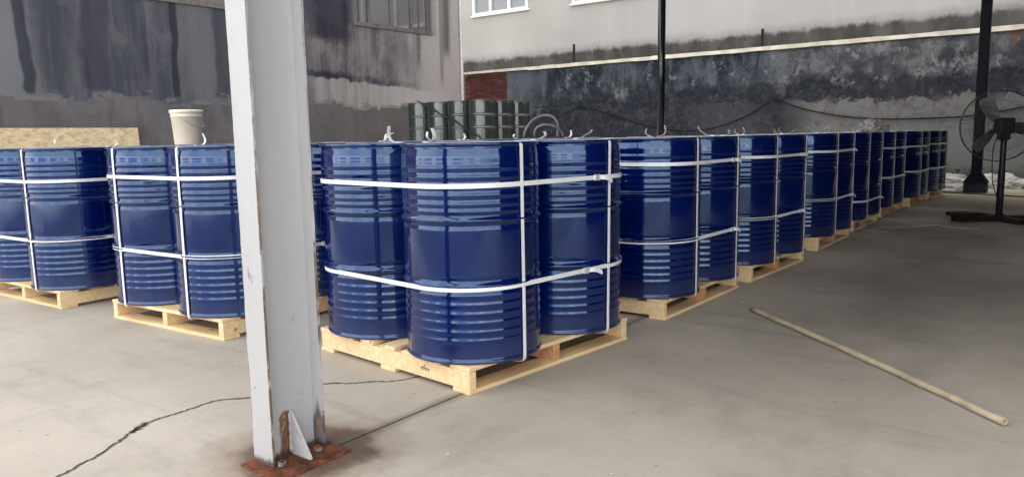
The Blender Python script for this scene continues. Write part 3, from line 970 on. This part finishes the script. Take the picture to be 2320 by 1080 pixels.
# ================================================================ DRUMS
R = 0.2875
DRUM_H = 0.88
def drum_profile(ribs=True):
    prof = []
    def rr(z):
        f = 1 - z / DRUM_H            # 0 at the top
        r = R
        for fc in (0.345, 0.640):     # rolling hoops: a crest between two grooves
            d = (f - fc) * DRUM_H
            r += 0.0095 * math.exp(-(d / 0.0085) ** 2) - 0.0030 * (math.exp(-((d - 0.021) / 0.008) ** 2) + math.exp(-((d + 0.021) / 0.008) ** 2))
        for fc in () if not ribs else (0.112, 0.152, 0.192, 0.232, 0.272, 0.305, 0.685, 0.727, 0.769, 0.811, 0.853, 0.893):
            d = (f - fc) * DRUM_H
            r += (0.0034 if fc < 0.5 else 0.0021) * math.exp(-(d / 0.0088) ** 2)
        return r
    prof.append((R - 0.004, 0.004))
    prof += [(R + 0.001, 0.0), (R + 0.005, 0.003), (R + 0.0055, 0.010), (R + 0.003, 0.014), (R - 0.001, 0.018)]
    z = 0.024
    while z < DRUM_H - 0.06:
        prof.append((rr(z), z)); z += 0.0045
    # shoulder leans in a little below the top chime
    prof += [(R - 0.0002, DRUM_H - 0.055), (R - 0.0022, DRUM_H - 0.040), (R - 0.0050, DRUM_H - 0.026), (R - 0.0055, DRUM_H - 0.018)]
    prof += [(R + 0.001, DRUM_H - 0.014), (R + 0.0045, DRUM_H - 0.010), (R + 0.005, DRUM_H - 0.003), (R + 0.003, DRUM_H), (R - 0.002, DRUM_H - 0.001), (R - 0.004, DRUM_H - 0.012)]
    return prof

def make_drum_meshes(mat, seg=72, ribs=True):
    res = []
    bmd = bmesh.new(); lathe(bmd, drum_profile(ribs), seg, cap0=True, cap1=False)
    bmesh.ops.recalc_face_normals(bmd, faces=bmd.faces)
    me = bpy.data.meshes.new('shell'); bmd.to_mesh(me); bmd.free(); me.materials.append(mat)
    for p in me.polygons: p.use_smooth = len(p.vertices) == 4
    res.append(('shell', me))
    bmd = bmesh.new(); lathe(bmd, [(R - 0.0035, DRUM_H - 0.022), (R - 0.0035, DRUM_H - 0.012), (R - 0.012, DRUM_H - 0.015), (0.12, DRUM_H - 0.013), (0.05, DRUM_H - 0.013)], 48)
    bmesh.ops.recalc_face_normals(bmd, faces=bmd.faces)
    me = bpy.data.meshes.new('lid'); bmd.to_mesh(me); bmd.free(); me.materials.append(mat)
    res.append(('lid', me))
    for nm, bx, br in (('bung', 0.20, 0.034), ('bung', -0.21, 0.018)):
        bmd = bmesh.new(); lathe(bmd, [(br, DRUM_H - 0.0125), (br, DRUM_H - 0.004), (br * .8, DRUM_H - 0.002)], 16, M=Matrix.Translation((bx, 0, 0)))
        me = bpy.data.meshes.new('bung'); bmd.to_mesh(me); bmd.free(); me.materials.append(MAT['bung'])
        res.append((nm, me))
    return res
BLUE_DRUM = make_drum_meshes(MAT['blue'])
GREY_DRUM = make_drum_meshes(MAT['grey'], 48, False)
def add_drum(meshes, loc, rz, label, group, name='steel_drum'):
    t = thing(name, label, 'drum', loc, rz, group)
    for nm, me in meshes:
        o = bpy.data.objects.new(nm, me)
        link(o, t)
    return t

# ================================================================ STRAPS
HS = 0.2978                          # half spacing of the drums on a pallet
ST_W, ST_T = 0.019, 0.0014
def hull_path(r, n=14):
    pts, nr = [], []
    for cx, cy, a0 in ((HS, HS, 0), (-HS, HS, 90), (-HS, -HS, 180), (HS, -HS, 270)):
        for k in range(n + 1):
            a = rad(a0 + 90 * k / n)
            d = Vector((math.cos(a), math.sin(a), 0))
            pts.append(Vector((cx, cy, 0)) + d * r); nr.append(d)
    return pts, nr

def tail_pts(kind, rnd):
    """curled loose strap end, in the (along, up) plane"""
    h = rnd.uniform(0.035, 0.075)
    if kind == 0: return [(0, 0), (0.025, 0.001), (0.050, 0.012), (0.062, h * .5), (0.056, h)]
    if kind == 1: return [(0, 0), (0.02, 0.008), (0.045, h * .45), (0.075, h * .82), (0.115, h)]
    if kind == 2: return [(0, 0), (0.03, 0.004), (0.06, 0.022), (0.085, h * .6), (0.10, h)]
    return [(0, 0), (0.022, 0.001), (0.038, 0.012), (0.042, h * .5), (0.028, h * .95)]

def add_tail(parent, base, along, up, wdir, kind, rnd, name='tail'):
    P = spline([Vector(base) + Vector(along) * a + Vector(up) * (b + 0.004) for a, b in tail_pts(kind, rnd)], 5)
    nr = []
    for i in range(len(P)):
        t = (P[min(i + 1, len(P) - 1)] - P[max(i - 1, 0)]).normalized()
        nr.append(t.cross(Vector(wdir)).normalized())
    b = bmesh.new()
    ribbon(b, P, nr, Vector(wdir), ST_W * 0.98, ST_T)
    return obj(name, b, MAT['strap'], parent)

def waist_strap(root_loc, rz, zc, label, seal_at, rnd, tilt=0.0):
    t = thing('waist_strap', label, 'strap', root_loc, rz, 'white straps binding the drums')
    pts, nr = hull_path(R + 0.0052)
    for p in pts:
        p.z = zc + tilt * p.x + 0.004 * mnoise.noise(Vector((p.x * 2, p.y * 2, zc * 9 + root_loc[1])))
    b = bmesh.new()
    ribbon(b, pts, nr, Vector((0, 0, 1)), ST_W, ST_T, closed=True)
    obj('band', b, MAT['strap'], t)
    # seal and short tail on the flat run at the outer side (local -y)
    yo = -(HS + R + 0.0052 + ST_T)
    z = zc + tilt * seal_at
    b = bmesh.new()
    box(b, seal_at - 0.020, seal_at + 0.020, yo - 0.0055, yo + 0.0005, z - 0.0135, z + 0.0135)
    s = obj('seal', b, MAT['seal'], t, bevel=0.0012)
    P = spline([(seal_at + 0.018, yo - 0.004, z), (seal_at + 0.042, yo - 0.016, z - 0.002), (seal_at + 0.068, yo - 0.018, z - 0.010), (seal_at + 0.092, yo - 0.008 - rnd.uniform(0, .015), z - 0.021)], 4)
    b = bmesh.new()
    ribbon(b, P, [Vector((0, -1, 0))] * len(P), Vector((0, 0, 1)), ST_W, ST_T)
    obj('tail', b, MAT['strap'], t)
    return t

def loop_strap(root_loc, rz, off, label, rnd, tails, skew=0.0):
    """upright strap in the local plane x = off, running along local y over both drums and under the deck"""
    t = thing('upright_strap', label, 'strap', root_loc, rz, 'white straps binding the drums')
    yo = HS + R + 0.0062
    zt = DECK + DRUM_H + 0.0012
    half = [(0.42, 0.0905), (0.55, 0.0925), (yo - 0.012, 0.098), (yo - 0.002, 0.108), (yo, 0.125)]
    path = [(-y, z) for y, z in half] + [(-yo - 0.0005, 0.40), (-yo, 0.69), (-yo, zt - 0.02), (-yo + 0.0035, zt - 0.004), (-yo + 0.010, zt), (-0.30, zt - 0.002), (0, zt - 0.003), (0.30, zt - 0.002)]
    path += [(yo - 0.010, zt), (yo - 0.0035, zt - 0.004), (yo, zt - 0.02), (yo, 0.69), (yo + 0.0005, 0.40)] + [(y, z) for y, z in reversed(half)]
    n = len(path)
    pts = [Vector((off + skew * (zt - z) * (1 if y < 0 else -0.6), y, z)) for y, z in path]
    nr = []
    for i in range(n):
        a, b_ = path[max(i - 1, 0)], path[min(i + 1, n - 1)]
        d = Vector((0, b_[0] - a[0], b_[1] - a[1])).normalized()
        nr.append(Vector((0, -d.z, d.y)))
    b = bmesh.new()
    ribbon(b, pts, nr, Vector((1, 0, 0)), ST_W * .9, ST_T)
    obj('band', b, MAT['strap'], t)
    for (ys, sgn, kd) in tails:
        b = bmesh.new()
        box(b, off - 0.011, off + 0.011, ys - 0.016, ys + 0.016, zt - 0.001, zt + 0.0045)
        s = obj('seal', b, MAT['seal'], t)
        add_tail(t, (off, ys + sgn * 0.012, zt), (0, sgn, 0), (0, 0, 1), (1, 0, 0), kd, rnd)
    return t

# ================================================================ LOADS
ORD = ['front', 'second', 'third', 'fourth', 'fifth', 'sixth', 'seventh', 'rear']
ROWNAME = {'A': 'right row', 'B': 'middle row', 'C': 'left row'}
# row, index, centre u, centre v, rotation, waist straps at, skew of the two upright straps
LOADS = [
    ('A', 0, 2.785, 2.375, -5.6), ('A', 1, 4.275, 2.345, 0.0), ('A', 2, 5.575, 2.325, -1.5), ('A', 3, 7.21, 2.37, 1.0),
    ('A', 4, 8.66, 2.43, 0.5), ('A', 5, 10.20, 2.49, 0.0), ('A', 6, 11.72, 2.46, 0.5), ('A', 7, 12.98, 2.42, -1.0),
    ('B', 0, 2.615, 4.045, 4.0), ('B', 1, 4.10, 4.06, 1.0), ('B', 2, 5.60, 4.02, 0.0),
    ('C', 0, 2.478, 5.585, 3.0), ('C', 1, 4.00, 5.72, 1.0),
]
WAIST = {('A', 0): ((0.826, .20), (0.418, .12)), ('A', 1): ((0.850, .22), (0.426, .22)), ('A', 2): ((0.845, .20), (0.43, .20)), ('A', 3): ((0.84, .25), (0.43, .22)),
         ('A', 4): ((0.30, .24),), ('A', 5): ((0.80, .22), (0.46, .2)), ('A', 6): ((0.79, -.2), (0.46, .1)), ('A', 7): ((0.80, -.1), (0.45, -.1)),
         ('B', 0): ((0.832, .2), (0.430, .1)), ('C', 0): ((0.79, .2), (0.425, .1))}
SKEW = {('A', 0): (0.003, -0.02), ('A', 1): (0.0, 0.0), ('C', 0): (0.015, 0.02)}
rnd = random.Random(11)
stamps = []
for row, k, cu, cv, rot in LOADS:
    loc = W(cu, cv)
    rz = rad(90 + rot)
    if row == 'A':
        place = f'{ORD[k]} pallet of the {ROWNAME[row]}'
    else:
        place = f'{["front", "second", "third"][k]} pallet of the {ROWNAME[row]}'
    what = 'fresh pale wooden pallet' if row == 'A' else 'pale wooden pallet turned sideways'
    pal = add_pallet('A' if row == 'A' else 'B', loc, rz if row == 'A' else rz + rad(90), f'{what}, {["frontmost", "second", "third", "fourth", "fifth", "sixth", "seventh", "last"][k]} in the {ROWNAME[row]} of drums')
    if row == 'A' and k in (0, 1, 2): stamps.append((k, pal))
    cr = Matrix.Rotation(rz, 3, 'Z')
    for du, dv, wh in ((-1, -1, 'near right'), (-1, 1, 'near left'), (1, -1, 'far right'), (1, 1, 'far left')):
        jit = rnd.uniform(-.002, .002)
        p = loc + cr @ Vector((du * HS, dv * HS, 0)) + Vector((0, 0, DECK + 0.0004))
        add_drum(BLUE_DRUM, p, rnd.uniform(0, 6.28), f'glossy blue drum, {wh} one on the {place}', 'blue drums strapped on pallets')
    for j, (zc, sa) in enumerate(WAIST.get((row, k), ())):
        nm = 'white waist strap' if len(WAIST[(row, k)]) == 1 else ('upper white waist strap' if j == 0 else 'lower white waist strap')
        waist_strap(loc, rz, zc, f'{nm} round the drums, {place}', sa, rnd)
    sk = SKEW.get((row, k), (rnd.uniform(-.01, .01), rnd.uniform(-.01, .01)))
    for j, off in enumerate((-HS, HS)):
        rz2 = rz if row == 'A' else rz + rad(-90)
        # rows B and C: the upright straps run front to back
        tl = [(rnd.uniform(-.15, .25), 1, rnd.randrange(4)), (rnd.uniform(-.2, .1), -1, rnd.randrange(4))] if rnd.random() < .5 else [(rnd.uniform(-.2, .2), rnd.choice((-1, 1)), rnd.randrange(4))]
        if row == 'A':
            side = ('near', 'far')[j]
        else:
            side = ('right', 'left')[1 - j] if False else ('left', 'right')[1 - j]
        loop_strap(loc, rz2, off, f'white upright strap over the {side} drum pair, {place}', rnd, tl, sk[j])

# dark stamps printed on the pallet stringers
def stamp(pal, yc, zc, w, h, mat, framed):
    b = bmesh.new()
    xs = -1.09 / 2 + 0.022 - 0.0195 - 0.0008
    def q(y0, y1, z0, z1): box(b, xs - 0.0004, xs, min(y0, y1), max(y0, y1), z0, z1)
    t = 0.0035
    if framed:
        q(yc - w / 2, yc + w / 2, zc - h / 2, zc - h / 2 + t); q(yc - w / 2, yc + w / 2, zc + h / 2 - t, zc + h / 2)
        q(yc - w / 2, yc - w / 2 + t, zc - h / 2 + t, zc + h / 2 - t); q(yc + w / 2 - t, yc + w / 2, zc - h / 2 + t, zc + h / 2 - t)
        q(yc - w * .08, yc - w * .02, zc - h * .25, zc + h * .28); q(yc - w * .35, yc - w * .12, zc - h * .05, zc + h * .08); q(yc + w * .02, yc + w * .30, zc - h * .22, zc - h * .12); q(yc + w * .02, yc + w * .30, zc + h * .12, zc + h * .20)
    else:
        q(yc - w / 2, yc + w / 2, zc - h * .1, zc - h * .1 + t)
        for i in range(6):
            yy = yc - w * .42 + w * .16 * i
            q(yy, yy + 0.003, zc - h * (.42 - .1 * (i % 2)), zc - h * .14)
        q(yc - w * .05, yc + w * .02, zc + h * .1, zc + h * .45)
        q(yc + w * .1, yc + w * .22, zc + h * .05, zc + h * .15)
    return b
for k, pal in stamps:
    st = [c for c in pal.children if c.name.startswith('stringer') and c.location.x < -.2][0]
    b = stamp(pal, *((-0.25, 0.062, 0.06, 0.035, 'inkdark', False) if k == 0 else (0.29 if k == 1 else -0.40, 0.060, 0.075, 0.048, 'ink', True)))
    o = obj('stamp', b, MAT['inkdark' if k == 0 else 'ink'], st)
    o.matrix_parent_inverse = Matrix.Translation(-Vector(st.location))

# ================================================================ GREY DRUM STACK BY THE CORNER
GU, GV, SP = 12.40, 10.25, 0.588
spots = [(0, i) for i in range(4)] + [(j, 0) for j in range(1, 3)]
for tier, tn in ((0, 'lower'), (1, 'upper')):
    for (j, i) in spots:
        if i or not j:
            wh = ['corner one', 'second leftward', 'third leftward', 'leftmost'][i]
        else:
            wh = ['', 'next rightward', 'rightmost'][j]
        add_drum(GREY_DRUM, W(GU + j * SP, GV + i * SP, 0.02 + tier * DRUM_H), rnd.uniform(0, 6), f'grey-green drum in the {tn} tier of the far stack, {wh}', 'grey-green drums stacked two high')
t = thing('timber_skid', 'flat timber boards under the grey-green drum stack', 'skid', W(GU, GV))
for a in range(3):
    b = bmesh.new(); box(b, -3 * SP + .25, 0.32, -0.28 + a * .22, -0.10 + a * .22, 0, 0.0195)
    obj('board', b, MAT['wood'], t)
b = bmesh.new(); box(b, -0.32, 0.32, 0.36, 3 * SP + 0.32, 0, 0.0195); obj('board', b, MAT['wood'], t)

# ================================================================ STRAND BOARD AGAINST THE LEFT WALL
t = thing('strand_board', 'tan strand board leaning low against the stained left wall', 'board', W(6.35, 15.62))
b = bmesh.new(); box(b, -0.009, 0.009, -1.55, 1.55, 0, 1.335)
o = obj('panel', b, MAT['osb'], t); o.rotation_euler = (0, rad(-6.0), 0)

# ================================================================ BUCKET
t = thing('bucket', 'dirty white lidded plastic bucket standing on a drum of the left row', 'bucket', W(3.44, 6.03, DECK + DRUM_H + 0.002), 0.4)
t.scale = (1.0, 1.0, 1.1)
b = bmesh.new(); lathe(b, [(0.103, 0.0), (0.105, 0.004), (0.121, 0.205), (0.125, 0.206), (0.125, 0.214), (0.122, 0.216), (0.124, 0.236)], 40)
o = obj('body', b, MAT['bucket'], t)
for p in o.data.polygons: p.use_smooth = len(p.vertices) == 4
b = bmesh.new(); lathe(b, [(0.126, 0.232), (0.132, 0.233), (0.133, 0.252), (0.130, 0.257), (0.119, 0.258), (0.117, 0.254)], 40)
o = obj('lid', b, MAT['bucket'], t)
for p in o.data.polygons: p.use_smooth = len(p.vertices) == 4
b = bmesh.new(); tube(b, [(0.128 * math.cos(a), 0.128 * math.sin(a), 0.21 - 0.085 * math.sin((a + 1.4) / 2.8 * math.pi)) for a in [-1.4 + 2.8 * i / 16 for i in range(17)]], 0.0022, 6)
obj('handle', b, MAT['bung'], t)

# ================================================================ HOSE LOOPS ON THE DRUMS
def camray_pt(u, v, z): return W(u, v, z)
t = thing('hose', 'two grey hose loops arching up from the drum tops near the grey stack', 'hose', W(6.12, 4.46, DECK + DRUM_H))
b = bmesh.new()
dirx = Vector((math.cos(YAW), math.sin(YAW), 0))
def arch(x0, x1, h, skewx=0.5, off=0.0):
    P = []
    for i in range(25):
        a = math.pi * i / 24
        P.append(dirx * (x0 + (x1 - x0) * (1 - math.cos(a)) / 2) + Vector((0, off * math.sin(a), h * math.sin(a) ** 0.8 + 0.014)))
    return P
tube(b, arch(-0.06, 0.27, 0.21, off=.1), 0.012, 10)
obj('loop', b, MAT['hose'], t, smooth=True)
b = bmesh.new(); tube(b, arch(0.05, 0.33, 0.115, off=-.05), 0.012, 10)
obj('loop', b, MAT['hose'], t, smooth=True)

# ================================================================ CRUMPLED PLASTIC
def crumple(name, loc, sx, sy, sz, label, cat, mat, seed, flat=False):
    b = bmesh.new()
    bmesh.ops.create_icosphere(b, subdivisions=4, radius=1.0)
    for v in b.verts:
        p = v.co.copy()
        k = 0.55 + 0.55 * (1 - abs(mnoise.noise(p * 1.9 + Vector((seed, 0, 0))))) + 0.28 * (0.5 - abs(mnoise.noise(p * 4.6 + Vector((0, seed, 0)))))
        q = p * k
        q.z = max(q.z, -0.12)
        v.co = Vector((q.x * sx, q.y * sy, (q.z + 0.12) * sz))
    o = obj(name, b, MAT[mat])
    o.location = loc
    return tag(o, label, cat)
crumple('plastic_bag', W(10.16, 2.22, DECK + DRUM_H + 0.001), 0.17, 0.20, 0.13, 'crumpled whitish plastic bag lying on the drums of the right row', 'bag', 'bagfilm', 3)
crumple('plastic_sheet', W(14.9, 2.05, 0.001), 0.45, 0.40, 0.21, 'heap of white plastic sheet on the floor past the last pallet', 'plastic sheet', 'sheet', 8)
crumple('plastic_sheet', W(14.35, 1.93, 0.001), 0.34, 0.28, 0.10, 'flat white plastic sheet spread before the heap past the pallets', 'plastic sheet', 'sheet', 15)
crumple('sack', W(15.4, 1.30, 0.001), 0.42, 0.30, 0.20, 'white sack lying behind the dark post foot', 'sack', 'sheet', 21)

# ================================================================ WEEDS
def weed(loc, n, h, spread, label, seed):
    r_ = random.Random(seed)
    t = thing('weed', label, 'plant', loc, 0, 'weeds along the wall foot')
    b = bmesh.new(); bs = bmesh.new()
    for i in range(n):
        a = r_.uniform(0, 6.28); d = r_.uniform(0, spread)
        base = Vector((math.cos(a) * d * .5, math.sin(a) * d * .35, 0))
        tip = base + Vector((math.cos(a) * spread * r_.uniform(.2, .6), math.sin(a) * spread * r_.uniform(.1, .4), h * r_.uniform(.5, 1)))
        tube(bs, [base, (base + tip) / 2 + Vector((0, 0, .02)), tip], 0.004, 4)
        for m in range(6):
            p = base.lerp(tip, 0.3 + 0.7 * m / 5)
            aa = r_.uniform(0, 6.28); ln = r_.uniform(.05, .11); wd = ln * .33
            dv = Vector((math.cos(aa), math.sin(aa), r_.uniform(-.2, .6))).normalized()
            sd = dv.cross(Vector((0, 0, 1))).normalized()
            q = [p, p + dv * ln * .5 + sd * wd, p + dv * ln, p + dv * ln * .5 - sd * wd]
            b.faces.new([b.verts.new(c) for c in q])
    obj('foliage', b, MAT['leaf'], t)
    obj('stem', bs, MAT['leaf'], t)
weed(W(17.8, 2.75, 0), 26, 0.50, 0.55, 'green weed clump at the wall foot left of the dark post', 1)
weed(W(17.9, 2.15, 0), 16, 0.26, 0.45, 'low green weed at the wall foot just beside the dark post', 2)
weed(W(17.6, 0.85, 0), 20, 0.34, 0.5, 'green weed at the wall foot behind the fan stand', 5)

# pipe lying along the wall foot
b = bmesh.new(); tube(b, [(-1.95, 17.2, 0.035), (1.6, 17.0, 0.035)], 0.03, 8)
tag(obj('pipe', b, MAT['pipe'], smooth=True), 'pale pipe lying on the floor along the wall foot', 'pipe')
crumple('rubble', W(16.4, 0.35, 0.001), 0.25, 0.18, 0.12, 'dark lump of rubble on the floor behind the fan pole', 'rubble', 'darkrust', 30)
b = bmesh.new()
tube(b, spline([W(12.05, 11.75, 1.80), W(12.02, 11.45, 1.66), W(12.02, 10.95, 1.45), W(12.02, 10.50, 1.25), W(12.0, 10.2, 1.08), W(11.95, 9.9, 0.9), W(11.8, 9.6, 0.0)], 6), 0.016, 8)
tag(obj('cable', b, MAT['cable'], smooth=True), 'black cable hanging slantwise before the left half of the grey-green drum stack', 'cable')
# cable across the far floor
b = bmesh.new(); tube(b, spline([W(13.95, 2.35, 0.008), W(13.85, 1.9, 0.008), W(13.62, 1.3, 0.008), W(13.38, 0.8, 0.008), W(13.2, 0.0, 0.008), W(13.4, -1.4, 0.008)], 6), 0.010, 6)
tag(obj('cable', b, MAT['cable'], smooth=True), 'thin black cable lying across the pale far floor', 'cable')

# ================================================================ FAN
FU, FV = 9.873, 0.823
fan = thing('pedestal_fan', 'large dark industrial fan in wire cage on a rusty cross base', 'fan', W(FU, FV), YAW)   # local +y looks away from the camera
b = bmesh.new()
box(b, -0.50, 0.55, -0.05, 0.05, 0.0, 0.055)
obj('base_bar', b, MAT['darkrust'], fan, bevel=0.006)
b = bmesh.new()
box(b, -0.05, 0.05, 0.055, 0.45, 0.0, 0.055); box(b, -0.05, 0.05, -0.40, -0.055, 0.0, 0.055)
obj('base_bar', b, MAT['darkrust'], fan, bevel=0.006)
b = bmesh.new(); box(b, -0.52, -0.30, -0.13, 0.13, 0.056, 0.10)
obj('base_weight', b, MAT['darkrust'], fan, bevel=0.01)
b = bmesh.new(); lathe(b, [(0.036, 0.056), (0.036, 0.55), (0.030, 0.551), (0.030, 0.93)], 18)
obj('pole', b, MAT['black'], fan)
HC = Vector((-0.02, 0.0, 1.035))
ax = Vector((0.24, 0.965, 0.0)).normalized()
sx = ax.cross(Vector((0, 0, 1))).normalized(); sz = sx.cross(ax).normalized()
def FP(a, b_, c): return HC + sx * a + sz * b_ + ax * c
FM = Matrix((sx, ax, sz)).transposed().to_4x4(); FM.translation = HC
b = bmesh.new(); box(b, -0.075, 0.075, -0.14, 0.05, -0.085, 0.085, M=FM)
obj('motor', b, MAT['cable'], fan, bevel=0.02)
b = bmesh.new(); box(b, -0.05, 0.05, -0.09, 0.0, -0.15, -0.087, M=FM)
obj('bracket', b, MAT['darkrust'], fan)
b = bmesh.new(); tube(b, [FP(0, 0, 0.05), FP(0, 0, 0.16)], 0.05, 16)
obj('hub', b, MAT['fanmetal'], fan)
RC = 0.385
for nm, c0, c1, in (('rear_cage', 0.02, 0.10), ('front_cage', 0.22, 0.135)):
    b = bmesh.new()
    nW = 64
    for i in range(nW):
        a = 2 * math.pi * i / nW
        d = (math.cos(a), math.sin(a))
        tube(b, [FP(d[0] * r, d[1] * r, c0 + (c1 - c0) * (r / RC) ** 2.2) for r in (0.07, 0.2, 0.3, RC)], 0.0011, 4)
    for r, tr in ((0.07, 0.0025), (0.17, 0.0018), (0.28, 0.0018)):
        tube(b, [FP(r * math.cos(2 * math.pi * i / 48), r * math.sin(2 * math.pi * i / 48), c0 + (c1 - c0) * (r / RC) ** 2.2) for i in range(49)], tr, 5)
    tube(b, [FP(RC * math.cos(2 * math.pi * i / 64), RC * math.sin(2 * math.pi * i / 64), c1) for i in range(65)], 0.0045, 6)
    obj(nm, b, MAT['fanwire'], fan)
for a0 in (228, 352, 118):
    b = bmesh.new()
    rows = []
    for r, w, tw in ((0.045, 0.030, 50), (0.10, 0.055, 40), (0.20, 0.075, 30), (0.30, 0.075, 24), (0.345, 0.050, 22)):
        a = rad(a0)
        rd = sx * math.cos(a) + sz * math.sin(a)
        td = -sx * math.sin(a) + sz * math.cos(a)
        w_ = td * math.cos(rad(tw)) + ax * math.sin(rad(tw))
        nn = w_.cross(rd).normalized() * 0.0015
        cpt = HC + ax * 0.115 + rd * r
        rows.append([b.verts.new(cpt + w_ * w * s + nn * q) for s, q in ((-1, 1), (1, 1), (1, -1), (-1, -1))])
    for A, B in zip(rows, rows[1:]):
        for i in range(4): b.faces.new((A[i], A[(i + 1) % 4], B[(i + 1) % 4], B[i]))
    b.faces.new(rows[0]); b.faces.new(rows[-1])
    obj('blade', b, MAT['fanmetal'], fan)
b = bmesh.new()
tube(b, spline([FP(-0.05, -0.08, -0.02), (-0.13, -0.03, 0.75), (-0.12, -0.04, 0.45), (-0.06, -0.05, 0.25), (-0.02, -0.07, 0.10), (0.12, -0.10, 0.012), (0.3, -0.12, 0.008)], 6), 0.006, 6)
obj('power_cord', b, MAT['cable'], fan, smooth=True)

# ================================================================ LOOSE STICK ON THE FLOOR
A_, B_ = W(4.19, 1.508, 0.017), W(2.997, 0.191, 0.017)
b = bmesh.new()
side = Vector((-(B_ - A_).y, (B_ - A_).x, 0)).normalized()
P = [A_.lerp(B_, i / 24) + side * (0.014 * math.sin(math.pi * i / 24) + 0.002 * math.sin(i * 1.3)) for i in range(25)]
segs = 14
def pipe_rings(P, ro, ri):
    rings = []
    for rr_ in (ro, ri):
        rs = []
        for k in range(len(P)):
            t_ = (P[min(k + 1, len(P) - 1)] - P[max(k - 1, 0)]).normalized()
            a = (Vector((0, 0, 1)) - t_ * t_.z).normalized(); c_ = t_.cross(a)
            wob = 1 + 0.03 * math.sin(k * 2.1)
            rs.append([b.verts.new(P[k] + rr_ * wob * (math.cos(2 * math.pi * i / segs) * a + math.sin(2 * math.pi * i / segs) * c_)) for i in range(segs)])
        rings.append(rs)
    O, I = rings
    for k in range(len(P) - 1):
        for i in range(segs):
            j = (i + 1) % segs
            b.faces.new((O[k][i], O[k][j], O[k + 1][j], O[k + 1][i]))
            b.faces.new((I[k][j], I[k][i], I[k + 1][i], I[k + 1][j]))
    for k in (0, len(P) - 1):
        for i in range(segs):
            j = (i + 1) % segs
            b.faces.new((O[k][i], O[k][j], I[k][j], I[k][i]))
pipe_rings(P, 0.0138, 0.0075)
o = obj('tube', b, MAT['stick'], smooth=True)
tag(o, 'long beige hollow stick lying on the bare floor at right', 'stick')

# ================================================================ SCRAPS
def scrap_strap(pts, label, seed, w=0.012):
    P = spline([W(a, c, z) for a, c, z in pts], 6)
    bb = bmesh.new()
    n = [Vector((0, 0, 1))] * len(P)
    wd = []
    for i in range(len(P)):
        t_ = (P[min(i + 1, len(P) - 1)] - P[max(i - 1, 0)])
        t_.z = 0
        wd.append(Vector((-t_.y, t_.x, 0)).normalized())
    ribbon(bb, P, n, wd, w * 1.6, 0.0014)
    tag(obj('strap_scrap', bb, MAT['strap']), label, 'strap scrap', 'cut strap ends on the floor')
scrap_strap([(8.50, 2.00, .002), (8.28, 1.86, .012), (8.18, 1.72, .004)], 'short white strap end on the floor beside the fifth pallet', 1, .02)
scrap_strap([(8.36, 1.95, .004), (8.22, 1.78, .02), (8.26, 1.62, .004)], 'bent white strap end, lower one of the pair by the fifth pallet', 2, .02)
scrap_strap([(8.62, 1.78, .002), (8.75, 1.52, .006), (8.95, 1.30, .02), (8.92, 1.12, .004), (8.98, 0.92, .002)], 'long thin white strap trailing over the floor towards the fan', 3, .012)
scrap_strap([(8.55, 1.93, .003), (8.40, 1.90, .06), (8.30, 1.90, .10), (8.27, 1.95, .13)], 'white strap end sticking up beside the fifth pallet corner', 4, .014)
for i, (u, v, s) in enumerate(((4.385, 1.633, .022), (1.72, 1.60, .008), (3.55, -0.05, .012), (4.9, 0.25, .012), (1.9, 1.1, .006))):
    bb = bmesh.new()
    q = [bb.verts.new(W(u, v, 0.003) + Vector((s * math.cos(a) * random.uniform(.6, 1.1), s * .6 * math.sin(a), random.uniform(0, .004)))) for a in (0, 1.2, 2.3, 3.5, 4.6, 5.5)]
    top = bb.verts.new(W(u, v, 0.007))
    for k in range(6): bb.faces.new((q[k], q[(k + 1) % 6], top))
    lab = ['white flake on the floor near the upper end of the beige stick', 'tiny white speck on the floor before the front pallet', 'small white speck on the floor right of the beige stick', 'small white speck on the dim floor beyond the stick', 'tiny white speck on the front floor nearest the camera'][i]
    tag(obj('paper_scrap', bb, MAT['flake']), lab, 'scrap', 'white specks on the floor')
